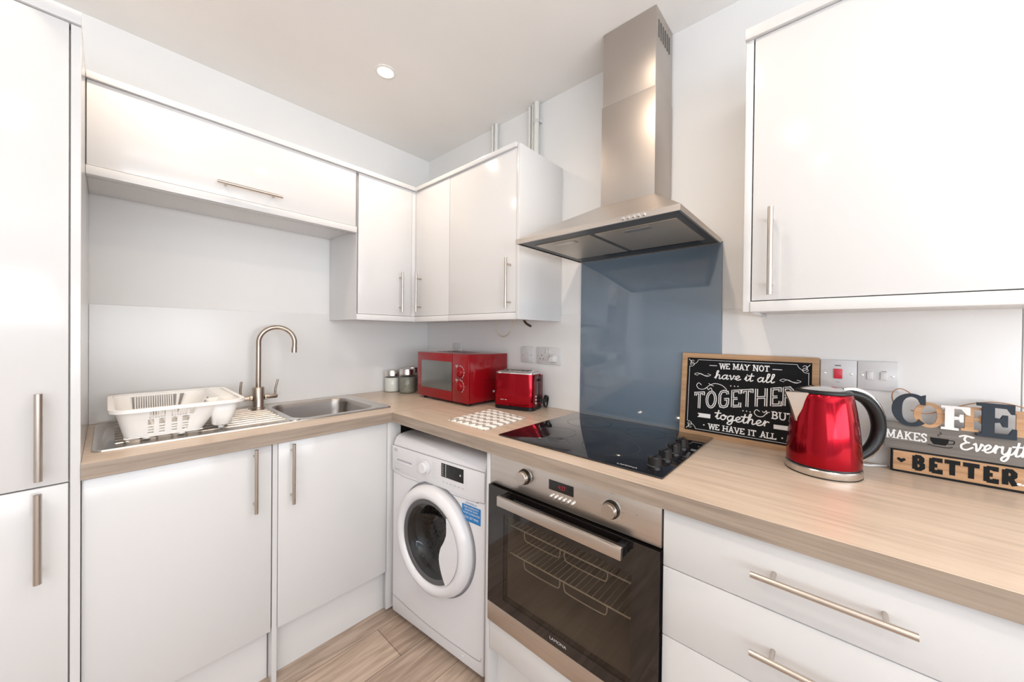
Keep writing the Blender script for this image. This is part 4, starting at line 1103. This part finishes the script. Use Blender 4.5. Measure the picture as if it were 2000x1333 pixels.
def strokes(bm, s, x, y, h, wd, fn, off, serif=0, sx=1.0, gap=.12, rise=0, fit=None, slant=0):
    """draw capitals from (x,y) baseline, cap height h; rise = dv/du of the baseline; fit = total width"""
    tot = sum(SER[c][0]+gap for c in s)-gap
    if fit: sx = fit/(tot*h)
    cx = x
    def T(u, v): return (cx+u*h*sx+slant*v*h, y+v*h+(cx+u*h*sx-x)*rise)
    for c in s:
        w_, ps, se = SER[c]
        for p in ps: ribbon(bm, [T(*q) for q in p], wd, fn, off)
        if serif:
            for (u, v) in se:
                e = serif/(h*sx) 
                vv = v-.05 if v > .5 else v+.05
                ribbon(bm, [T(u-e, vv), T(u+e, vv)], wd*.6, fn, off+.00003)
        cx += (w_+gap)*h*sx
    return bm
CUR = {
 'h': (.58, [[(-.02, .08), (.12, .45), (.24, .92), (.17, 1.0), (.10, .8), (.08, .02)], [(.08, .05), (.14, .32), (.28, .5), (.38, .4), (.36, .08), (.44, 0), (.58, .12)]]),
 'a': (.60, [[(.42, .40), (.25, .52), (.05, .3), (.10, .03), (.26, .03), (.42, .36), (.44, .5), (.41, .1), (.48, 0), (.60, .12)]]),
 'v': (.50, [[(-.02, .38), (.08, .5), (.14, .3), (.2, 0), (.34, .25), (.38, .5), (.50, .40)]]),
 'e': (.46, [[(-.02, .10), (.2, .22), (.34, .40), (.22, .52), (.06, .32), (.12, .04), (.28, 0), (.46, .12)]]),
 'i': (.32, [[(0, .12), (.12, .5), (.12, .08), (.2, 0), (.32, .12)], [(.15, .70), (.17, .72)]]),
 't': (.36, [[(0, .12), (.14, .5), (.18, .88), (.13, .1), (.22, 0), (.36, .12)], [(-.06, .60), (.36, .64)]]),
 'l': (.34, [[(0, .12), (.18, .5), (.27, .9), (.2, 1.0), (.12, .85), (.11, .1), (.2, 0), (.34, .12)]]),
 'o': (.48, [[(.2, .5), (.03, .3), (.1, .02), (.28, .02), (.38, .28), (.28, .5), (.2, .48), (.32, .38), (.48, .44)]]),
 'g': (.58, [[(.42, .40), (.25, .52), (.05, .3), (.10, .03), (.26, .03), (.42, .36), (.43, .5), (.40, -.15), (.26, -.42), (.08, -.36), (.16, -.14), (.58, .12)]]),
 'r': (.40, [[(0, .12), (.12, .52), (.13, .42), (.14, 0)], [(.13, .25), (.24, .48), (.38, .46)]]),
 'y': (.58, [[(0, .42), (.05, .5), (.06, .12), (.2, .03), (.34, .2), (.40, .5), (.38, -.15), (.24, -.42), (.08, -.36), (.16, -.14), (.58, .12)]]),
 'n': (.60, [[(0, .45), (.08, .5), (.09, 0)], [(.09, .25), (.25, .5), (.37, .4), (.36, .08), (.46, 0), (.60, .12)]]),
 'E': (.66, [[(-.12, .88), (.15, .98), (.58, .90)], [(.52, .88), (.25, .95), (.14, .72), (.30, .52), (.40, .52)], [(.30, .52), (.04, .30), (.10, .04), (.35, 0), (.62, .20)]]),
 ' ': (.30, []), }
def cursive(bm, s, x, y, h, wd, fn, off, fit=None, rise=0):
    tot = sum(CUR[c][0] for c in s); sx = fit/(tot*h) if fit else 1; cx = x
    for c in s:
        w_, ps = CUR[c]
        for p in ps:
            ribbon(bm, [(cx+u*h*sx+.10*v*h, y+v*h+(cx+u*h*sx-x)*rise) for u, v in catmull(p, 5)], wd, fn, off, round_end=True)
        cx += w_*h*sx
    return bm

# ------------------------------------------------------------------ black chalk style sign
SW, SH, ST = .409, .3065, .016
tilt = math.radians(6.0)
t = thing('wall_sign', 'black framed sign reading WE MAY NOT have it all, propped behind the kettle', 'sign', (-.050, -1.7275, ZC))
# plane leaning back against the wall: origin bottom-left front corner, u to the right (-y), v up the face
sO = Vector((-.052, -1.7290, ZC+.0005)); sU = Vector((0, -1, 0)); sV = Vector((math.sin(tilt), 0, math.cos(tilt)))
fs = planefn(sO, sU, sV)               # normal: U x V
def fsn(u, v, o=0): return sO+sU*u+sV*v+Vector((-math.cos(tilt), 0, math.sin(tilt)))*o
fr = .0175
bm = BM()
for (u0, u1, v0, v1) in ((0, SW, 0, fr), (0, SW, SH-fr, SH), (0, fr, fr, SH-fr), (SW-fr, SW, fr, SH-fr)):
    prism(bm, [(u0, v0), (u1, v0), (u1, v1), (u0, v1)], fsn, -.014, 0)
obj('frame', bm, 'framewood', t, smooth=False)
bm = BM(); prism(bm, [(fr, fr), (SW-fr, fr), (SW-fr, SH-fr), (fr, SH-fr)], fsn, -.010, -.006); bd = obj('board', bm, 'chalk', t, smooth=False)
bw, bh = SW-2*fr, SH-2*fr
def fb(u, v, o=0): return fsn(fr+u*bw, fr+v*bh, -.006+o)      # unit coordinates on the board
ar = bh/bw
def fbm(u, v, o=0): return fsn(fr+u, fr+v, -.006+o)            # metres on the board
def U(*ps): return [(u*bw, v*bh) for u, v in ps]
WO = .0004
bm = BM(); strokes(bm, 'WE MAY NOT', .298*bw, .868*bh, .073*bh, .0032, fbm, WO, serif=.0040, fit=.40*bw); obj('line_we_may_not', bm, 'whitepaint', bd, smooth=False)
bm = BM(); cursive(bm, 'have it all', .258*bw, .735*bh, .105*bh, .0034, fbm, WO, fit=.48*bw); obj('line_have_it_all', bm, 'whitepaint', bd, smooth=False)
bm = BM(); strokes(bm, 'TOGETHER', .085*bw, .300*bh, .222*bh, .0088, fbm, WO, fit=.80*bw, rise=.235*ar*1.0, gap=.14); obj('line_together_capitals', bm, 'whitepaint', bd, smooth=False)
bm = BM(); strokes(bm, 'TOGETHER', .085*bw, .300*bh, .222*bh, .0027, fbm, WO+.0006, fit=.80*bw, rise=.235*ar*1.0, gap=.14); obj('capitals_inline', bm, 'chalk', bd, smooth=False)
bm = BM(); cursive(bm, 'together', .275*bw, .205*bh, .120*bh, .0040, fbm, WO, fit=.43*bw, rise=-.02); obj('line_together_script', bm, 'whitepaint', bd, smooth=False)
bm = BM(); strokes(bm, 'BUT', .728*bw, .298*bh, .090*bh, .0038, fbm, WO, serif=.0045, fit=.155*bw); obj('word_but', bm, 'whitepaint', bd, smooth=False)
bm = BM(); strokes(bm, 'WE HAVE IT ALL', .222*bw, .053*bh, .072*bh, .0034, fbm, WO, serif=.0042, fit=.54*bw); obj('line_we_have_it_all', bm, 'whitepaint', bd, smooth=False)
bm = BM()
LW = .0013
ribbon(bm, U((.10, .975), (.90, .975)), LW, fbm, WO); ribbon(bm, U((.022, .885), (.022, .125)), LW, fbm, WO)
ribbon(bm, U((.978, .885), (.978, .125)), LW, fbm, WO); ribbon(bm, U((.10, .027), (.90, .027)), LW, fbm, WO)
for (cx, cy, s1, s2) in ((0, 0, 1, 1), (1, 0, -1, 1), (0, 1, 1, -1), (1, 1, -1, -1)):
    def K(*ps): return catmull([((cx*bw+s1*a*.01), (cy*bh+s2*b*.01)) for a, b in ps], 6)
    ribbon(bm, K((3.8, .7), (3.4, 1.6), (2.4, 2.4), (1.5, 2.2), (1.2, 1.4), (1.8, .9), (2.4, 1.3)), LW, fbm, WO)
    ribbon(bm, K((.85, 3.3), (1.7, 3.2), (2.4, 2.6), (2.1, 1.8), (1.3, 1.9), (1.0, 2.5), (1.5, 2.8)), LW, fbm, WO)
    ribbon(bm, K((.5, .5), (1.0, 1.1), (1.6, 1.5)), LW*1.3, fbm, WO)
obj('border_line', bm, 'whitepaint', bd, smooth=False)
def orn(name, fill):
    bm = BM(); fill(bm); obj(name, bm, 'whitepaint', bd, smooth=False)
orn('dash', lambda b: ribbon(b, U((.205, .905), (.272, .905)), .0020, fbm, WO)); orn('dash', lambda b: ribbon(b, U((.722, .902), (.792, .902)), .0020, fbm, WO))
for u0 in (.072, .778):
    def f(b):
        ribbon(b, catmull(U((u0+.03, .758), (u0, .772), (u0+.03, .792), (u0+.075, .770), (u0+.115, .752), (u0+.148, .775), (u0+.12, .790)), 6), .0014, fbm, WO)
        ribbon(b, catmull(U((u0+.03, .770), (u0+.06, .785), (u0+.09, .765), (u0+.13, .762)), 6), .0014, fbm, WO)
    orn('swirl', f)
def f(b):
    ribbon(b, catmull(U((.14, .63), (.115, .655), (.096, .62), (.12, .575), (.17, .58), (.21, .63), (.26, .665), (.32, .65), (.362, .60), (.345, .57), (.335, .59)), 6), .0020, fbm, WO)
    ribbon(b, catmull(U((.17, .58), (.19, .60), (.205, .575), (.225, .60), (.24, .565)), 6), .0022, fbm, WO)
    ribbon(b, catmull(U((.205, .66), (.225, .64), (.25, .63)), 6), .0020, fbm, WO)
orn('flourish', f)
def f(b):
    ribbon(b, catmull(U((.635, .365), (.61, .385), (.594, .345), (.62, .305), (.66, .31), (.69, .36), (.71, .372)), 6), .0020, fbm, WO)
    ribbon(b, catmull(U((.655, .375), (.67, .36), (.685, .385), (.69, .345)), 6), .0020, fbm, WO)
orn('flourish', f)
for u, v, q_ in ((.397, .652, .0019), (.429, .652, .0019), (.457, .654, .0019), (.505, .350, .0019), (.534, .350, .0019), (.562, .346, .0019), (.177, .094, .0024), (.806, .084, .0024)): orn('dot', lambda b: disc(b, (u*bw, v*bh), q_, fbm, WO))
orn('banner', lambda b: poly(b, U((.114, .190), (.232, .192), (.232, .247), (.115, .245), (.132, .218)), fbm, WO))
orn('banner', lambda b: poly(b, U((.742, .180), (.858, .182), (.840, .207), (.858, .234), (.742, .232)), fbm, WO))

# ------------------------------------------------------------------ coffee sign
t = thing('wall_sign', 'cut-out wooden sign reading COFFEE MAKES Everything BETTER, leaning at the right', 'sign', (-.045, -2.5, ZC))
def fc(u, v, o=0): return Vector((-.045-o, -u, v))       # u = -y, v = z, o = towards the viewer
cy0, cy1 = 2.297, 2.72
bm = BM(); prism(bm, [(cy0, ZC+.0003), (cy1, ZC+.0003), (cy1, 1.009), (cy0, 1.009)], fc, -.020, -.002); bd = obj('lower_board', bm, 'signwood', t, smooth=False)
bm = BM()
for (u0, u1, v0, v1) in ((cy0, cy1, ZC+.0003, ZC+.0052), (cy0, cy1, 1.0055, 1.0095), (cy0, cy0+.0035, ZC+.0052, 1.0055)):
    prism(bm, [(u0, v0), (u1, v0), (u1, v1), (u0, v1)], fc, -.0195, .001)
obj('dark_edging', bm, 'ink', bd, smooth=False)
bm = BM(); strokes(bm, 'BETTER', 2.3395, .9605, .0365, .0098, fc, -.0014, fit=.170, gap=.42)
obj('word_better', bm, 'ink', bd, smooth=False)
bm = BM(); hc = (2.3165, .979)
poly(bm, [(hc[0], hc[1]-.007), (hc[0]+.008, hc[1]+.001), (hc[0]+.0085, hc[1]+.0045), (hc[0]+.0055, hc[1]+.0065), (hc[0]+.002, hc[1]+.0055), (hc[0], hc[1]+.0035), (hc[0]-.002, hc[1]+.0055), (hc[0]-.0055, hc[1]+.0065), (hc[0]-.0085, hc[1]+.0045), (hc[0]-.008, hc[1]+.001)], fc, -.0014); obj('heart', bm, 'ink', bd, smooth=False)
bm = BM(); disc(bm, (2.5135, .9665), .0040, fc, -.0010, 18, .0032); disc(bm, (2.5185, .9655), .0022, fc, -.0010, 12); obj('white_dab', bm, 'whitepaint', bd, smooth=False)
bm = BM(); prism(bm, [(2.283, 1.0098), (cy1+.012, 1.0098), (cy1+.012, 1.083), (2.283, 1.083)], fc, -.010, .0); gb = obj('middle_board', bm, 'greywood', t, smooth=False)
bm = BM(); strokes(bm, 'MAKES', 2.2870, 1.0375, .0225, .0032, fc, .0006, serif=.0038, fit=.076, gap=.18); obj('word_makes', bm, 'whitepaint', gb, smooth=False)
bm = BM(); cursive(bm, 'Everything', 2.4200, 1.0330, .036, .0040, fc, .0006, fit=.160, rise=0); obj('word_everything', bm, 'whitepaint', gb, smooth=False)
bm = BM(); mc = (2.386, 1.042)
cup_ = [(mc[0]-.0175, mc[1]+.011), (mc[0]-.0165, mc[1]+.002), (mc[0]-.011, mc[1]-.0065), (mc[0]+.010, mc[1]-.0065), (mc[0]+.0145, mc[1]+.002), (mc[0]+.0155, mc[1]+.011)]
poly(bm, cup_, fc, .0006); ribbon(bm, catmull([(mc[0]+.0145, mc[1]+.008), (mc[0]+.024, mc[1]+.008), (mc[0]+.023, mc[1]+.0), (mc[0]+.012, mc[1]-.002)], 5), .0020, fc, .0006)
ribbon(bm, catmull([(mc[0]-.022, mc[1]-.0085), (mc[0]-.006, mc[1]-.0115), (mc[0]+.012, mc[1]-.0115), (mc[0]+.022, mc[1]-.0085)], 5), .0018, fc, .0006)
ribbon(bm, catmull([(mc[0]-.001, mc[1]+.015), (mc[0]-.004, mc[1]+.019), (mc[0]+.002, mc[1]+.023), (mc[0]-.001, mc[1]+.028)], 5), .0014, fc, .0006)
obj('cup_picture', bm, 'ink', gb, smooth=False)
# cut-out letters (own boards, different colours)
def cut(name, m, parts, t0, t1, label):
    bm = BM()
    for k, p in enumerate(parts): prism(bm, p, fc, t0-k*.0003, t1+k*.0003)
    return obj(name, bm, m, t, smooth=False, label=label)
def arcband(cx, cy, rx, ry, a0, a1, w0, w1, n=28, wf=None):
    """thick band polygon list of quads around an ellipse; width bulges at the side"""
    out = []
    def P(a, s):
        w_ = w0+(w1-w0)*abs(math.cos(a))**1.5
        return (cx+(rx-(w_ if s else 0))*math.cos(a), cy+(ry-(w_*.8 if s else 0))*math.sin(a))
    for k in range(n):
        a, b = a0+(a1-a0)*k/n, a0+(a1-a0)*(k+1)/n
        out.append([P(a, 0), P(b, 0), P(b, 1), P(a, 1)])
    return out
def arcpoly(cx, cy, rx, ry, a0, a1, w0, w1, n=36):
    def P(a, s):
        w_ = w0+(w1-w0)*abs(math.cos(a))**1.5
        return (cx+(rx-(w_ if s else 0))*math.cos(a), cy+(ry-(w_*.8 if s else 0))*math.sin(a))
    A = [a0+(a1-a0)*k/n for k in range(n+1)]
    return [P(a, 0) for a in A]+[P(a, 1) for a in reversed(A)]
Cp = [arcpoly(2.3330, 1.1210, .0375, .0445, math.radians(48), math.radians(312), .011, .020),
      [(2.3500, 1.1370), (2.3590, 1.1370), (2.3590, 1.1640), (2.3500, 1.1600), (2.3440, 1.152)]]
cut('letter_c', 'slate', Cp, .0008, .0065, 'large charcoal letter C')
def ringpoly(cx, cy, rx, ry, wx, wy, n=40):
    # two half rings, so each stays a simple polygon
    out = []
    for h in (0, 1):
        A = [PI*h+PI*k/20 for k in range(21)]
        out.append([(cx+rx*math.cos(a), cy+ry*math.sin(a)) for a in A]+[(cx+(rx-wx)*math.cos(a), cy+(ry-wy)*math.sin(a)) for a in reversed(A)])
    return out
cut('letter_o', 'signwood', ringpoly(2.3660, 1.1110, .0280, .0335, .0135, .0075), -.006, .0005, 'small wooden letter O')
def Fpoly(x, y, w_, h_):
    s = h_/100.
    return [[(x, y), (x+w_*.62, y), (x+w_*.62, y+9*s), (x+w_*.46, y+10*s), (x+w_*.46, y+h_-10*s), (x+w_, y+h_-10*s), (x+w_, y+h_), (x, y+h_), (x, y+h_-9*s), (x+w_*.14, y+h_-10*s), (x+w_*.14, y+10*s), (x, y+9*s)],
            [(x+w_*.46, y+44*s), (x+w_*.62, y+46*s), (x+w_*.66, y+36*s), (x+w_*.78, y+36*s), (x+w_*.78, y+68*s), (x+w_*.66, y+68*s), (x+w_*.62, y+57*s), (x+w_*.46, y+58*s)],
            [(x+w_*.86, y+h_-30*s), (x+w_, y+h_-34*s), (x+w_, y+h_-10*s), (x+w_*.70, y+h_-10*s)]]
cut('letter_f', 'whitepaint', Fpoly(2.3860, 1.0795, .049, .062), .0008, .0065, 'white letter F')
cut('letter_f', 'signwood', Fpoly(2.4210, 1.0805, .046, .062), -.006, .0005, 'wooden letter F')
def Epoly(x, y, w_, h_):
    s = h_/100.
    return [[(x, y), (x+w_, y), (x+w_, y+30*s), (x+w_*.90, y+30*s), (x+w_*.80, y+13*s), (x+w_*.46, y+12*s), (x+w_*.46, y+88*s), (x+w_*.76, y+87*s), (x+w_*.86, y+72*s), (x+w_*.95, y+72*s), (x+w_*.95, y+h_), (x, y+h_), (x, y+91*s), (x+w_*.14, y+90*s), (x+w_*.14, y+10*s), (x, y+9*s)],
            [(x+w_*.46, y+44*s), (x+w_*.60, y+46*s), (x+w_*.66, y+34*s), (x+w_*.78, y+34*s), (x+w_*.78, y+68*s), (x+w_*.66, y+68*s), (x+w_*.60, y+57*s), (x+w_*.46, y+58*s)]]
cut('letter_e', 'slate', Epoly(2.4450, 1.0725, .062, .084), .0008, .0065, 'large charcoal letter E')
cut('letter_e', 'signwood', Epoly(2.5000, 1.0795, .050, .062), -.006, .0005, 'wooden letter E')
bm = BM(); hl = [(2.335, 1.088), (2.322, 1.120), (2.3050, 1.128), (2.2975, 1.148), (2.2985, 1.168), (2.3090, 1.175), (2.322, 1.171), (2.334, 1.163)]
tube(bm, [fc(u, v, -.012) for u, v in catmull([(2.318, 1.098), (2.306, 1.122), (2.2975, 1.146), (2.3000, 1.166), (2.3120, 1.175), (2.3255, 1.170), (2.336, 1.160)], 6)], .0014, 8)
tube(bm, [fc(u, v, -.012) for u, v in catmull([(2.334, 1.118), (2.36, 1.112), (2.385, 1.122), (2.408, 1.134), (2.44, 1.150), (2.475, 1.158), (2.51, 1.154), (2.54, 1.140), (2.57, 1.125)], 6)], .0014, 8)
obj('twine', bm, 'twine', t, label='thin jute hanging twine')
bm = BM(); prism(bm, [(2.60, ZC+.0003), (2.64, ZC+.0003), (2.64, 1.05), (2.60, 1.05)], fc, -.040, -.0205); bm.free()
# kettle lead on the worktop behind the kettle
bm = BM(); tube(bm, catmull([(-.085, -2.205, ZC+.0035), (-.060, -2.222, ZC+.0035), (-.050, -2.250, ZC+.0035), (-.035, -2.268, ZC+.0035), (-.020, -2.290, ZC+.0035)], 6), .003, 10)
tag(obj('kettle_lead', bm, 'whitepl'), 'short white power lead lying behind the kettle', 'cable')
